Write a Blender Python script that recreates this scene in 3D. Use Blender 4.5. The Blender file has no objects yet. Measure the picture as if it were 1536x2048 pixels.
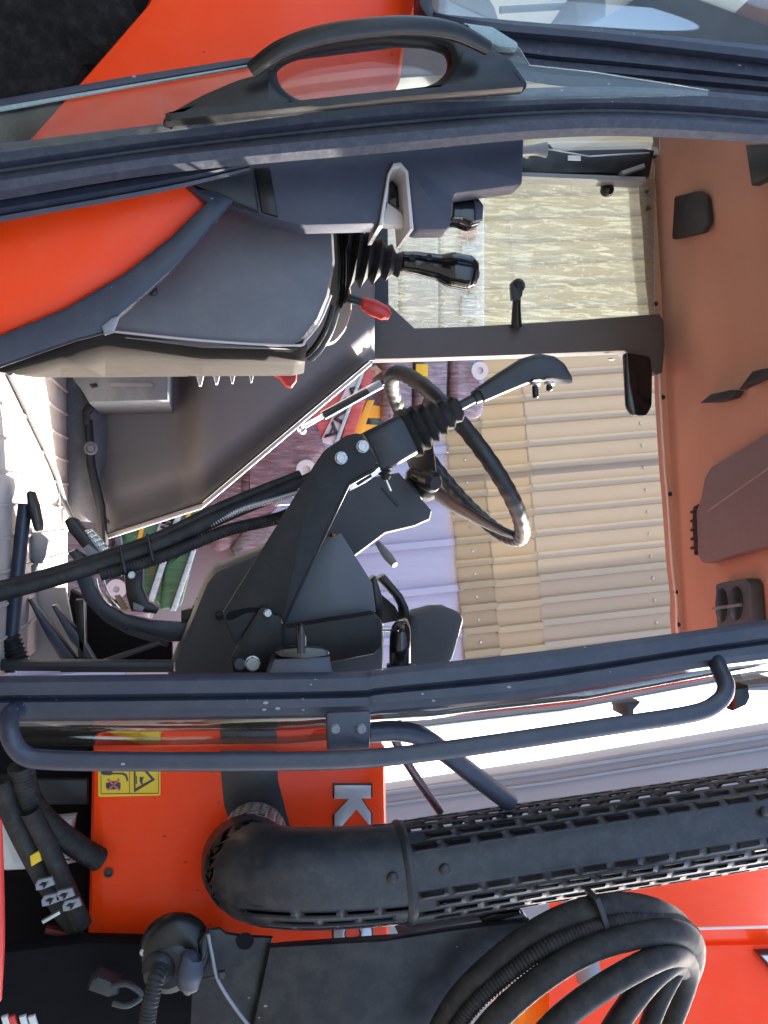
import bpy, bmesh, math, random
from mathutils import Vector, Matrix
random.seed(7)
R = math.radians
scene = bpy.context.scene
COL = scene.collection

# ------------------------------------------------------------------ camera, sky, sun, exposure
CAMZ = 1.45
PITCH = R(10.0)
F = 2000.0
cam_data = bpy.data.cameras.new('camera')
cam = bpy.data.objects.new('camera', cam_data)
COL.objects.link(cam)
cam_data.sensor_fit = 'VERTICAL'
cam_data.sensor_height = 36.0
cam_data.lens = 36.0 * F / 2048.0
cam_data.clip_start = 0.05
cam_data.clip_end = 3000.0
_r = Vector((0, -math.sin(PITCH), math.cos(PITCH)))     # image right is the world's up: the camera was held on its side
_u = Vector((-1, 0, 0))
_b = _r.cross(_u)
cam.matrix_world = Matrix(((_r.x, _u.x, _b.x, 0), (_r.y, _u.y, _b.y, 0), (_r.z, _u.z, _b.z, CAMZ), (0, 0, 0, 1)))
scene.camera = cam

SUN_DIR = Vector((0.48, 0.60, 0.64)).normalized()        # from the scene towards the sun
world = bpy.data.worlds.new('World')
scene.world = world
world.use_nodes = True
wn = world.node_tree
wn.nodes.clear()
sky = wn.nodes.new('ShaderNodeTexSky')
sky.sky_type = 'NISHITA'
sky.sun_disc = False
sky.sun_elevation = math.asin(SUN_DIR.z)
sky.sun_rotation = math.atan2(SUN_DIR.x, SUN_DIR.y)
sky.air_density = 1.0
sky.dust_density = 4.0
bg = wn.nodes.new('ShaderNodeBackground')
bg.inputs['Strength'].default_value = 0.15
wo = wn.nodes.new('ShaderNodeOutputWorld')
wn.links.new(sky.outputs[0], bg.inputs[0])
wn.links.new(bg.outputs[0], wo.inputs[0])
sun_data = bpy.data.lights.new('sun', 'SUN')
sun_data.energy = 5.0
sun_data.angle = R(0.5)
sun_data.color = (1.0, 0.93, 0.83)
sun = bpy.data.objects.new('sun', sun_data)
COL.objects.link(sun)
sun.rotation_euler = SUN_DIR.to_track_quat('Z', 'Y').to_euler()
vs = scene.view_settings
vs.view_transform = 'Standard'
vs.look = 'None'
vs.exposure = 2.5
vs.gamma = 1.0
vs.use_curve_mapping = False
scene.render.engine = 'CYCLES'
scene.cycles.max_bounces = 7
scene.cycles.transparent_max_bounces = 12
scene.cycles.caustics_reflective = False
scene.cycles.caustics_refractive = False

# ------------------------------------------------------------------ geometry helpers
def P(x, y, Y):
    """world point at distance Y in front of the photographer on the sight line of photo point (x, y)"""
    dx = y - 1024.0
    dy = F * math.cos(PITCH) - (x - 768.0) * math.sin(PITCH)
    dz = F * math.sin(PITCH) + (x - 768.0) * math.cos(PITCH)
    s = Y / dy
    return Vector((dx * s, Y, CAMZ + dz * s))

def PZ(x, y, z):
    """the same sight line cut at world height z"""
    p = P(x, y, 1.0)
    return Vector((0, 0, CAMZ)) + (p - Vector((0, 0, CAMZ))) * ((z - CAMZ) / (p.z - CAMZ))

ROOTLOC = {}
def root(name, loc, label, cat, group=None):
    o = bpy.data.objects.new(name, None)
    o.empty_display_size = 0.1
    o.location = loc
    COL.objects.link(o)
    o['label'] = label
    o['category'] = cat
    if group: o['group'] = group
    ROOTLOC[o.name] = Vector(loc)
    return o

def link(o, parent, label=None):
    COL.objects.link(o)
    if parent is not None:
        o.parent = parent
        base = parent
        while base.parent is not None: base = base.parent
        if parent is base and base.name in ROOTLOC:
            o.matrix_parent_inverse = Matrix.Translation(-ROOTLOC[base.name])
    if label: o['label'] = label
    return o

def tag(o, label, cat, group=None, kind=None):
    if label: o['label'] = label
    if cat: o['category'] = cat
    if group: o['group'] = group
    if kind: o['kind'] = kind
    return o

def finish(me, mat, angle=38):
    me.materials.clear()
    me.materials.append(mat)
    me.shade_smooth()
    me.set_sharp_from_angle(angle=R(angle))

def mesh_obj(name, verts, faces, mat, parent=None, label=None, angle=38, fix=True):
    me = bpy.data.meshes.new(name)
    me.from_pydata([tuple(v) for v in verts], [], faces)
    if fix:
        bm = bmesh.new(); bm.from_mesh(me)
        bmesh.ops.recalc_face_normals(bm, faces=bm.faces)
        bm.to_mesh(me); bm.free()
    me.update()
    finish(me, mat, angle)
    return link(bpy.data.objects.new(name, me), parent, label)

def fillet(pts, r):
    """round the corners of a closed 2-D outline; r in the outline's units"""
    if r <= 0: return list(pts)
    out = []
    n = len(pts)
    for i in range(n):
        p0, p1, p2 = Vector(pts[i - 1]), Vector(pts[i]), Vector(pts[(i + 1) % n])
        a, b = p0 - p1, p2 - p1
        la, lb = a.length, b.length
        if la < 1e-6 or lb < 1e-6: continue
        d = min(r, la * 0.45, lb * 0.45)
        q0, q1 = p1 + a * (d / la), p1 + b * (d / lb)
        for k in range(5):
            t = k / 4
            out.append(tuple(q0 * (1 - t) ** 2 + p1 * 2 * t * (1 - t) + q1 * t * t))
    return out

def smooth2(pts, n=6):
    """closed Catmull-Rom outline"""
    out = []
    m = len(pts)
    for i in range(m):
        p0, p1, p2, p3 = (Vector(pts[(i + k) % m]) for k in (-1, 0, 1, 2))
        for k in range(n):
            t = k / n
            out.append(tuple(0.5 * ((2 * p1) + (-p0 + p2) * t + (2 * p0 - 5 * p1 + 4 * p2 - p3) * t * t + (-p0 + 3 * p1 - 3 * p2 + p3) * t ** 3)))
    return out

def outline_mesh(name, loops, thick, bev, seg=2):
    """solid from outlines (first one outer, the others holes) in local XY, depth along local Z"""
    cu = bpy.data.curves.new(name, 'CURVE')
    cu.dimensions = '2D'
    cu.fill_mode = 'BOTH'
    bev = min(bev, thick * 0.45)
    cu.extrude = thick / 2 - bev
    cu.bevel_depth = bev
    cu.bevel_resolution = seg - 1
    cu.offset = -bev
    for lp in loops:
        sp = cu.splines.new('POLY')
        sp.points.add(len(lp) - 1)
        for i, p in enumerate(lp):
            sp.points[i].co = (p[0], p[1], 0, 1)
        sp.use_cyclic_u = True
    tmp = bpy.data.objects.new(name, cu)
    COL.objects.link(tmp)
    dg = bpy.context.evaluated_depsgraph_get()
    me = bpy.data.meshes.new_from_object(tmp.evaluated_get(dg))
    bpy.data.objects.remove(tmp)
    bpy.data.curves.remove(cu)
    bm = bmesh.new(); bm.from_mesh(me)
    bmesh.ops.remove_doubles(bm, verts=bm.verts, dist=1e-5)
    bmesh.ops.recalc_face_normals(bm, faces=bm.faces)
    bm.to_mesh(me); bm.free()
    return me

def plate(name, pts, Y, T, mat, parent=None, label=None, bev=0.004, fil=0, holes=(), sm=False, shear=(0, 0), angle=38, lean=None):
    """solid slab: outline in photo points taken at distance Y, going straight back by T.
    lean(x, z, d): extra Y for bending the slab, d = 0 front .. 1 back"""
    def cv(l, f):
        w = [P(a, b, Y) for a, b in (smooth2(l) if sm else l)]
        q = [(v.x, v.z) for v in w]
        return fillet(q, f) if f else q
    loops = [cv(pts, fil)] + [cv(h, fil) for h in holes]
    if fil: bev = min(bev, fil * 0.8)
    me = outline_mesh(name, loops, T, bev)
    for v in me.vertices:
        lx, ly, lz = v.co
        d = (T / 2 - lz) / T
        yy = Y + d * T
        if lean: yy += lean(lx, ly, d)
        v.co = (lx + shear[0] * d, yy, ly + shear[1] * d)
    me.flip_normals()
    bm = bmesh.new(); bm.from_mesh(me)
    bmesh.ops.recalc_face_normals(bm, faces=bm.faces)
    bm.to_mesh(me); bm.free()
    finish(me, mat, angle)
    return link(bpy.data.objects.new(name, me), parent, label)

def catmull(pts, n=8):
    out = []
    m = len(pts)
    for i in range(m - 1):
        p0 = pts[max(i - 1, 0)]; p1 = pts[i]; p2 = pts[i + 1]; p3 = pts[min(i + 2, m - 1)]
        for k in range(n):
            t = k / n
            out.append(0.5 * ((2 * p1) + (-p0 + p2) * t + (2 * p0 - 5 * p1 + 4 * p2 - p3) * t * t + (-p0 + 3 * p1 - 3 * p2 + p3) * t ** 3))
    out.append(pts[-1].copy())
    return out

def frames(path):
    """tangents and stable side vectors along a polyline"""
    fr = []
    n = len(path)
    side = None
    for i in range(n):
        t = (path[min(i + 1, n - 1)] - path[max(i - 1, 0)]).normalized()
        if side is None:
            side = t.cross(Vector((0.13, 0.95, 0.29)))
            if side.length < 0.1: side = t.cross(Vector((1, 0, 0)))
        side = (side - t * side.dot(t)).normalized()
        fr.append((t, side, t.cross(side)))
    return fr

def tube(name, pts, rad, mat, parent=None, label=None, seg=14, n=8, smooth=True, ribs=0.0, pitch=0.006, closed_ends=True, angle=60):
    """round bar through world points; rad may be a list; ribs > 0 makes a convoluted hose"""
    pts = [Vector(p) for p in pts]
    rl = rad if isinstance(rad, (list, tuple)) else [rad] * len(pts)
    ext = [Vector((p.x, p.y, p.z, r)) for p, r in zip(pts, rl)]
    ext = catmull(ext, n) if smooth and len(pts) > 2 else ext
    if ribs:
        full = []
        for a, b in zip(ext, ext[1:]):
            L = (a - b).to_3d().length
            k = max(1, int(L / (pitch / 4)))
            for j in range(k): full.append(a.lerp(b, j / k))
        full.append(ext[-1])
        ext = full
        for i, e in enumerate(ext): e.w = e.w * (1 + (ribs if i % 4 in (1, 2) else 0.0))
    path = [e.to_3d() for e in ext]
    fr = frames(path)
    V, Fc = [], []
    for (t, s, b), e in zip(fr, ext):
        c = e.to_3d()
        for k in range(seg):
            a = 2 * math.pi * k / seg
            V.append(c + (s * math.cos(a) + b * math.sin(a)) * e.w)
    m = len(path)
    for i in range(m - 1):
        for k in range(seg):
            k2 = (k + 1) % seg
            Fc.append((i * seg + k, i * seg + k2, (i + 1) * seg + k2, (i + 1) * seg + k))
    if closed_ends:
        Fc.append(tuple(range(seg))[::-1])
        Fc.append(tuple((m - 1) * seg + k for k in range(seg)))
    return mesh_obj(name, V, Fc, mat, parent, label, angle)

def lathe(name, base, axis, prof, mat, parent=None, label=None, seg=24, angle=38, up=None, squash=1.0):
    """turned solid: prof = [(distance along axis, radius)]"""
    base, axis = Vector(base), Vector(axis).normalized()
    s = (up or Vector((0.12, 0.9, 0.3))).cross(axis)
    if s.length < 0.05: s = Vector((1, 0, 0)).cross(axis)
    s.normalize(); b = axis.cross(s)
    V, Fc = [], []
    for h, r in prof:
        for k in range(seg):
            a = 2 * math.pi * k / seg
            V.append(base + axis * h + (s * math.cos(a) + b * math.sin(a) * squash) * r)
    for i in range(len(prof) - 1):
        for k in range(seg):
            k2 = (k + 1) % seg
            Fc.append((i * seg + k, i * seg + k2, (i + 1) * seg + k2, (i + 1) * seg + k))
    Fc.append(tuple(range(seg))[::-1])
    Fc.append(tuple((len(prof) - 1) * seg + k for k in range(seg)))
    return mesh_obj(name, V, Fc, mat, parent, label, angle)

def loft(name, rings, mat, parent=None, label=None, angle=38, closed=True):
    n = len(rings[0])
    V = [p for r in rings for p in r]
    Fc = []
    for i in range(len(rings) - 1):
        for k in range(n if closed else n - 1):
            k2 = (k + 1) % n
            Fc.append((i * n + k, i * n + k2, (i + 1) * n + k2, (i + 1) * n + k))
    if closed:
        Fc.append(tuple(range(n))[::-1])
        Fc.append(tuple((len(rings) - 1) * n + k for k in range(n)))
    return mesh_obj(name, V, Fc, mat, parent, label, angle)

def band(name, stations, prof, Y, depth, mat, parent=None, label=None, sub=5, wob=0.0, angle=30):
    """long bar seen from the side: stations = [(x, y_edge0, y_edge1)], prof = [(t across, metres towards the viewer)]"""
    st = catmull([Vector(s) for s in stations], sub)
    rings = []
    for s in st:
        x, a, b = s
        ring = [P(x, a + (b - a) * t, Y) + Vector((0, -d, 0)) for t, d in prof]
        ring.append(P(x, a + (b - a) * 0.60, Y) + Vector((0, depth, 0)))
        ring.append(P(x, a + (b - a) * 0.40, Y) + Vector((0, depth, 0)))
        rings.append(ring)
    return loft(name, rings, mat, parent, label, angle)

def box(name, c, size, mat, parent=None, label=None, bev=0.004, rot=None, seg=2):
    me = bpy.data.meshes.new(name)
    bm = bmesh.new()
    bmesh.ops.create_cube(bm, size=1)
    bmesh.ops.scale(bm, vec=Vector(size), verts=bm.verts)
    if bev: bmesh.ops.bevel(bm, geom=list(bm.edges), offset=bev, segments=seg, affect='EDGES', profile=0.5)
    if rot is not None: bmesh.ops.transform(bm, matrix=rot.to_4x4(), verts=bm.verts)
    bmesh.ops.translate(bm, vec=Vector(c), verts=bm.verts)
    bm.to_mesh(me); bm.free()
    finish(me, mat)
    return link(bpy.data.objects.new(name, me), parent, label)

def bolt(name, px, py, Y, r, mat, parent, hexhead=True, h=0.012, washer=True, label=None):
    """hexagon bolt head facing the viewer"""
    c = P(px, py, Y)
    ax = Vector((0, -1, 0))
    prof = []
    V, Fc = [], []
    def ring(h_, r_, n, off=0.0):
        i0 = len(V)
        for k in range(24):
            a = 2 * math.pi * k / 24 + off
            rr = r_
            if n == 6:
                m = (a % (math.pi / 3)) - math.pi / 6
                rr = r_ * math.cos(math.pi / 6) / math.cos(m)
            V.append(c + ax * h_ + Vector((math.cos(a) * rr, 0, math.sin(a) * rr)))
        return i0
    rs = []
    if washer:
        rs += [ring(0, r * 1.0, 0), ring(0.002, r * 1.0, 0), ring(0.0025, r * 0.92, 6)]
    else:
        rs += [ring(0, r * 0.92, 6)]
    rs += [ring(h * 0.8, r * 0.92, 6), ring(h, r * 0.78, 0), ring(h, r * 0.5, 0), ring(h * 0.88, r * 0.45, 0)]
    for a, b in zip(rs, rs[1:]):
        for k in range(24):
            k2 = (k + 1) % 24
            Fc.append((a + k, a + k2, b + k2, b + k))
    Fc.append(tuple(rs[-1] + k for k in range(24)))
    return mesh_obj(name, V, Fc, mat, parent, label, 25)

def limb(name, secs, mat, parent=None, label=None, n=6, seg=20, angle=80, power=2.4):
    """smooth rounded body through photo points: secs = [(x, y, Y, half width m, half depth m)]"""
    ext = [Vector(tuple(P(a, b, c)) + (w,)) for a, b, c, w, d in secs]
    ds = [s[4] for s in secs]
    pts = []
    for i in range(len(secs) - 1):
        for k in range(n):
            t = k / n; t2 = t * t * (3 - 2 * t)
            pts.append((ext[i].lerp(ext[i + 1], t), ds[i] + (ds[i + 1] - ds[i]) * t2, ext[i].w + (ext[i + 1].w - ext[i].w) * t2))
    pts.append((ext[-1], ds[-1], ext[-1].w))
    rings = []
    for i, (e, d, w) in enumerate(pts):
        tg_ = (pts[min(i + 1, len(pts) - 1)][0] - pts[max(i - 1, 0)][0]).to_3d()
        s_ = Vector((tg_.z, 0, -tg_.x)).normalized()
        ring = []
        for k in range(seg):
            a = 2 * math.pi * k / seg
            ca, sa = math.cos(a), math.sin(a)
            f = (abs(ca) ** power + abs(sa) ** power) ** (-1 / power)
            ring.append(e.to_3d() + s_ * ca * f * w + Vector((0, 1, 0)) * sa * f * d)
        rings.append(ring)
    return loft(name, rings, mat, parent, label, angle)

# ------------------------------------------------------------------ materials
MATS = {}
def material(name, col, rough=0.5, metal=0.0, var=0.12, vscale=6.0, bump=0.0, bscale=200.0, coat=0.0, dust=0.0, dustcol=(0.35, 0.31, 0.26), spec=0.5, rvar=0.15, streak=None, anis=None, chips=0.0, chipcol=(0.45, 0.43, 0.42), chipscale=70):
    m = bpy.data.materials.new(name)
    m.use_nodes = True
    nt = m.node_tree
    b = nt.nodes['Principled BSDF']
    b.inputs['Roughness'].default_value = rough
    b.inputs['Metallic'].default_value = metal
    b.inputs['Specular IOR Level'].default_value = spec
    b.inputs['Coat Weight'].default_value = coat
    b.inputs['Coat Roughness'].default_value = 0.12
    tc = nt.nodes.new('ShaderNodeTexCoord')
    mp = nt.nodes.new('ShaderNodeMapping')
    nt.links.new(tc.outputs['Object'], mp.inputs[0])
    if anis: mp.inputs['Scale'].default_value = anis
    n1 = nt.nodes.new('ShaderNodeTexNoise')
    n1.inputs['Scale'].default_value = vscale
    n1.inputs['Detail'].default_value = 6
    n1.inputs['Roughness'].default_value = 0.65
    nt.links.new(mp.outputs[0], n1.inputs['Vector'])
    mx = nt.nodes.new('ShaderNodeMix'); mx.data_type = 'RGBA'
    mx.inputs[6].default_value = tuple(c * (1 - var) for c in col) + (1,)
    mx.inputs[7].default_value = tuple(min(1, c * (1 + var)) for c in col) + (1,)
    nt.links.new(n1.outputs['Fac'], mx.inputs[0])
    last = mx.outputs[2]
    if dust > 0:
        n2 = nt.nodes.new('ShaderNodeTexNoise')
        n2.inputs['Scale'].default_value = vscale * 3.1
        n2.inputs['Detail'].default_value = 10
        n2.inputs['Roughness'].default_value = 0.75
        nt.links.new(mp.outputs[0], n2.inputs['Vector'])
        rp = nt.nodes.new('ShaderNodeValToRGB')
        rp.color_ramp.elements[0].position = 0.45
        rp.color_ramp.elements[0].color = (0, 0, 0, 1)
        rp.color_ramp.elements[1].position = 0.8
        rp.color_ramp.elements[1].color = (dust, dust, dust, 1)
        nt.links.new(n2.outputs['Fac'], rp.inputs[0])
        md = nt.nodes.new('ShaderNodeMix'); md.data_type = 'RGBA'
        md.inputs[7].default_value = dustcol + (1,)
        nt.links.new(rp.outputs[0], md.inputs[0])
        nt.links.new(last, md.inputs[6])
        last = md.outputs[2]
    if chips > 0:
        vo = nt.nodes.new('ShaderNodeTexVoronoi'); vo.inputs['Scale'].default_value = chipscale
        mp2 = nt.nodes.new('ShaderNodeMapping'); mp2.inputs['Rotation'].default_value = (0.4, 0.7, 0.2); mp2.inputs['Scale'].default_value = (1, 0.5, 0.55)
        nt.links.new(tc.outputs['Object'], mp2.inputs[0]); nt.links.new(mp2.outputs[0], vo.inputs['Vector'])
        nm = nt.nodes.new('ShaderNodeTexNoise'); nm.inputs['Scale'].default_value = chipscale * 0.12; nm.inputs['Detail'].default_value = 4
        nt.links.new(tc.outputs['Object'], nm.inputs['Vector'])
        mrn = nt.nodes.new('ShaderNodeMapRange'); mrn.inputs[1].default_value = 0.5; mrn.inputs[2].default_value = 0.75; mrn.inputs[3].default_value = 0.0; mrn.inputs[4].default_value = 0.20
        nt.links.new(nm.outputs['Fac'], mrn.inputs[0])
        lt = nt.nodes.new('ShaderNodeMath'); lt.operation = 'LESS_THAN'
        nt.links.new(vo.outputs['Distance'], lt.inputs[0]); nt.links.new(mrn.outputs[0], lt.inputs[1])
        am = nt.nodes.new('ShaderNodeMath'); am.operation = 'MULTIPLY'; am.inputs[1].default_value = chips
        nt.links.new(lt.outputs[0], am.inputs[0])
        mc = nt.nodes.new('ShaderNodeMix'); mc.data_type = 'RGBA'; mc.inputs[7].default_value = chipcol + (1,)
        nt.links.new(am.outputs[0], mc.inputs[0]); nt.links.new(last, mc.inputs[6])
        last = mc.outputs[2]
    nt.links.new(last, b.inputs['Base Color'])
    if rvar:
        mr = nt.nodes.new('ShaderNodeMapRange')
        mr.inputs[3].default_value = max(0.02, rough - rvar)
        mr.inputs[4].default_value = min(1, rough + rvar)
        n3 = nt.nodes.new('ShaderNodeTexNoise')
        n3.inputs['Scale'].default_value = vscale * 4
        n3.inputs['Detail'].default_value = 5
        nt.links.new(mp.outputs[0], n3.inputs['Vector'])
        nt.links.new(n3.outputs['Fac'], mr.inputs[0])
        nt.links.new(mr.outputs[0], b.inputs['Roughness'])
    if bump > 0:
        nb = nt.nodes.new('ShaderNodeTexNoise')
        nb.inputs['Scale'].default_value = bscale
        nb.inputs['Detail'].default_value = 3
        nt.links.new(mp.outputs[0], nb.inputs['Vector'])
        bp = nt.nodes.new('ShaderNodeBump')
        bp.inputs['Strength'].default_value = bump
        bp.inputs['Distance'].default_value = 0.002
        nt.links.new(nb.outputs['Fac'], bp.inputs['Height'])
        nt.links.new(bp.outputs[0], b.inputs['Normal'])
    MATS[name] = m
    return m

def glass_material(name, tint, refl=1.0, dirt=0.0, dirtcol=(0.75, 0.74, 0.66), style=None, rough=0.01):
    m = bpy.data.materials.new(name)
    m.use_nodes = True
    nt = m.node_tree
    nt.nodes.clear()
    out = nt.nodes.new('ShaderNodeOutputMaterial')
    tr = nt.nodes.new('ShaderNodeBsdfTransparent'); tr.inputs[0].default_value = tint + (1,)
    gl = nt.nodes.new('ShaderNodeBsdfGlossy'); gl.inputs['Roughness'].default_value = rough
    fr = nt.nodes.new('ShaderNodeFresnel'); fr.inputs[0].default_value = 1.5
    ml = nt.nodes.new('ShaderNodeMath'); ml.operation = 'MULTIPLY'; ml.inputs[1].default_value = refl
    nt.links.new(fr.outputs[0], ml.inputs[0])
    mx = nt.nodes.new('ShaderNodeMixShader')
    nt.links.new(ml.outputs[0], mx.inputs[0]); nt.links.new(tr.outputs[0], mx.inputs[1]); nt.links.new(gl.outputs[0], mx.inputs[2])
    last = mx.outputs[0]
    if dirt > 0:
        df = nt.nodes.new('ShaderNodeBsdfDiffuse'); df.inputs[0].default_value = dirtcol + (1,)
        tl = nt.nodes.new('ShaderNodeBsdfTranslucent'); tl.inputs[0].default_value = dirtcol + (1,)
        dm = nt.nodes.new('ShaderNodeMixShader'); dm.inputs[0].default_value = 0.55
        nt.links.new(df.outputs[0], dm.inputs[1]); nt.links.new(tl.outputs[0], dm.inputs[2])
        tc = nt.nodes.new('ShaderNodeTexCoord')
        mp = nt.nodes.new('ShaderNodeMapping')
        if style == 'runs':
            mp.inputs['Scale'].default_value = (38, 38, 4.2)
        else:
            mp.inputs['Scale'].default_value = (3, 3, 3)
        nt.links.new(tc.outputs['Object'], mp.inputs[0])
        n1 = nt.nodes.new('ShaderNodeTexNoise'); n1.inputs['Scale'].default_value = 2.4; n1.inputs['Detail'].default_value = 9
        n1.inputs['Roughness'].default_value = 0.68; n1.inputs['Distortion'].default_value = 1.2
        nt.links.new(mp.outputs[0], n1.inputs['Vector'])
        rp = nt.nodes.new('ShaderNodeValToRGB')
        e = rp.color_ramp.elements
        e[0].position = 0.40; e[0].color = (dirt * 0.22,) * 3 + (1,)
        e[1].position = 0.66; e[1].color = (dirt,) * 3 + (1,)
        if style == 'runs':
            k = e.new(0.53); k.color = (dirt * 0.30,) * 3 + (1,)
            k = e.new(0.565); k.color = (dirt * 0.80,) * 3 + (1,)
        nt.links.new(n1.outputs['Fac'], rp.inputs[0])
        fac = rp.outputs[0]
        if style == 'runs':
            vo = nt.nodes.new('ShaderNodeTexVoronoi'); vo.inputs['Scale'].default_value = 55
            nt.links.new(tc.outputs['Object'], vo.inputs['Vector'])
            lt = nt.nodes.new('ShaderNodeMath'); lt.operation = 'LESS_THAN'; lt.inputs[1].default_value = 0.16
            nt.links.new(vo.outputs['Distance'], lt.inputs[0])
            ms = nt.nodes.new('ShaderNodeMath'); ms.operation = 'MULTIPLY'; ms.inputs[1].default_value = dirt * 0.9
            nt.links.new(lt.outputs[0], ms.inputs[0])
            mxx = nt.nodes.new('ShaderNodeMath'); mxx.operation = 'MAXIMUM'
            nt.links.new(rp.outputs[0], mxx.inputs[0]); nt.links.new(ms.outputs[0], mxx.inputs[1])
            fac = mxx.outputs[0]
        m2 = nt.nodes.new('ShaderNodeMixShader')
        nt.links.new(fac, m2.inputs[0]); nt.links.new(last, m2.inputs[1]); nt.links.new(dm.outputs[0], m2.inputs[2])
        last = m2.outputs[0]
    nt.links.new(last, out.inputs[0])
    MATS[name] = m
    return m

ORANGE = material('orange_paint', chips=0.5, chipcol=(0.12, 0.02, 0.015), chipscale=45, col=(0.88, 0.052, 0.004), rough=0.36, var=0.07, vscale=5, coat=0.10, rvar=0.15, dust=0.10, dustcol=(0.7, 0.28, 0.18), spec=0.18, bump=0.02, bscale=14)
FRAME = material('dark_frame_paint', (0.022, 0.027, 0.043), 0.38, spec=0.4, chips=0.5, var=0.15, vscale=9, dust=0.07, bump=0.05, bscale=120, rvar=0.12)
RUBBER = material('black_rubber', (0.009, 0.009, 0.010), 0.55, spec=0.3, var=0.2, vscale=14, dust=0.08, bump=0.06, bscale=160)
SEAL = material('seal_rubber', (0.024, 0.028, 0.044), 0.46, spec=0.4, chips=0.5, var=0.18, vscale=22, dust=0.14, bump=0.25, bscale=90)
BLACK = material('black_plastic', (0.005, 0.005, 0.005), 0.33, spec=0.35, var=0.2, vscale=10, rvar=0.1, dust=0.03)
GLOSS = material('gloss_black', (0.006, 0.006, 0.007), 0.12, var=0.1, rvar=0.05)
STAND = material('powder_coat_black', (0.0065, 0.0065, 0.0065), 0.5, spec=0.25, var=0.15, vscale=12, bump=0.08, bscale=380, dust=0.03, rvar=0.05)
GREYP = material('grey_plastic', (0.060, 0.062, 0.066), 0.6, spec=0.3, var=0.08, vscale=5, bump=0.12, bscale=500, dust=0.06)
CONSOLE = material('console_plastic', chips=0.35, chipscale=30, chipcol=(0.25, 0.24, 0.24), col=(0.088, 0.089, 0.098), rough=0.50, var=0.10, vscale=4, bump=0.15, bscale=420, dust=0.14)
ARMBOX = material('armrest_plastic', (0.038, 0.042, 0.062), 0.52, spec=0.35, var=0.08, vscale=5, bump=0.12, bscale=420, dust=0.05)
INNER = material('inner_panel_plastic', (0.145, 0.143, 0.148), 0.66, spec=0.25, var=0.16, vscale=5, bump=0.10, bscale=300, dust=0.10, dustcol=(0.28, 0.2, 0.15))
PILLAR = material('pillar_trim_plastic', (0.060, 0.050, 0.048), 0.55, var=0.08, bump=0.1, bscale=420)
LINER = material('headliner_fabric', (0.46, 0.275, 0.205), 0.92, var=0.08, vscale=4, bump=0.2, bscale=260, rvar=0.03, spec=0.15)
FLAP = material('ceiling_flap_plastic', (0.17, 0.13, 0.13), 0.65, var=0.06, bump=0.15, bscale=400)
DARKP = material('dark_grey_plastic', (0.020, 0.022, 0.025), 0.45, spec=0.35, var=0.15, bump=0.1, bscale=300, dust=0.04)
MAT = material('floor_mat_rubber', (0.50, 0.44, 0.39), 0.85, var=0.28, vscale=9, bump=0.4, bscale=70, dust=0.55, dustcol=(0.44, 0.35, 0.27))
SCUFF = material('scuffed_box_paint', (0.13, 0.15, 0.17), 0.6, var=0.45, vscale=22, dust=0.35, bump=0.4, bscale=80)
RED = material('red_plastic', (0.55, 0.035, 0.025), 0.4, var=0.08)
ZINC = material('zinc_bolt', (0.36, 0.37, 0.38), 0.42, 0.85, var=0.2, vscale=60, bump=0.1, bscale=700)
CHROME = material('polished_steel', (0.75, 0.75, 0.76), 0.15, 1.0, var=0.1)
STEELG = material('grey_painted_steel', (0.17, 0.18, 0.20), 0.5, 0.1, var=0.15, vscale=12, dust=0.15)
PERF = material('heat_stained_steel', (0.42, 0.40, 0.38), 0.42, 0.75, var=0.25, vscale=20, bump=0.1)
GUARD = material('black_exhaust_guard', chips=0.35, chipcol=(0.16, 0.10, 0.07), col=(0.012, 0.014, 0.019), rough=0.42, spec=0.4, var=0.3, vscale=10, dust=0.10, bump=0.05, bscale=140, rvar=0.12)
INPIPE = material('sooty_pipe', (0.012, 0.011, 0.011), 0.7, 0.0, var=0.3, vscale=20)
LOADER = material('loader_plate_paint', chips=0.4, col=(0.009, 0.010, 0.013), rough=0.45, spec=0.3, var=0.2, vscale=6, dust=0.10, bump=0.05, bscale=120)
HOSE = material('hydraulic_hose_rubber', (0.010, 0.010, 0.010), 0.62, spec=0.3, var=0.2, vscale=12, bump=0.15, bscale=240, dust=0.10)
MUD = material('muddy_tyre_rubber', (0.008, 0.007, 0.006), 0.9, spec=0.15, var=0.5, vscale=14, dust=0.5, dustcol=(0.06, 0.05, 0.045), bump=1.0, bscale=40)
SILVER = material('silver_decal', (0.52, 0.52, 0.56), 0.35, 0.35, var=0.06)
DECALB = material('black_decal', (0.014, 0.014, 0.017), 0.4, var=0.2)
YELLOW = material('yellow_sticker', (0.68, 0.45, 0.010), 0.45, var=0.06)
YSTEEL = material('yellow_steel', (0.70, 0.38, 0.02), 0.5, var=0.12, dust=0.1)
TANKW = material('milky_plastic', (0.55, 0.55, 0.52), 0.45, var=0.1)
ENGINE = material('engine_bay_black', (0.005, 0.005, 0.006), 0.8, spec=0.1, var=0.4, vscale=10)
BROWNTAG = material('tan_knob', (0.33, 0.22, 0.16), 0.6, var=0.25, vscale=80, bump=0.2, bscale=500)
GLASS = glass_material('green_glass', (0.88, 0.93, 0.91), 0.8, dirt=0.13, dirtcol=(0.5, 0.52, 0.5))
CLEAR = glass_material('clear_glass', (0.88, 0.92, 0.90), 1.0, dirt=0.05)
DIRTYG = glass_material('mud_run_glass', (0.86, 0.88, 0.82), 0.6, dirt=0.40, dirtcol=(0.47, 0.50, 0.46), style='runs')
WSCREEN = glass_material('windscreen_glass', (0.50, 0.56, 0.54), 2.4, dirt=0.05)
GLASSEDGE = material('glass_edge', (0.20, 0.27, 0.26), 0.25, var=0.3, vscale=30, dust=0.3)
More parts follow.
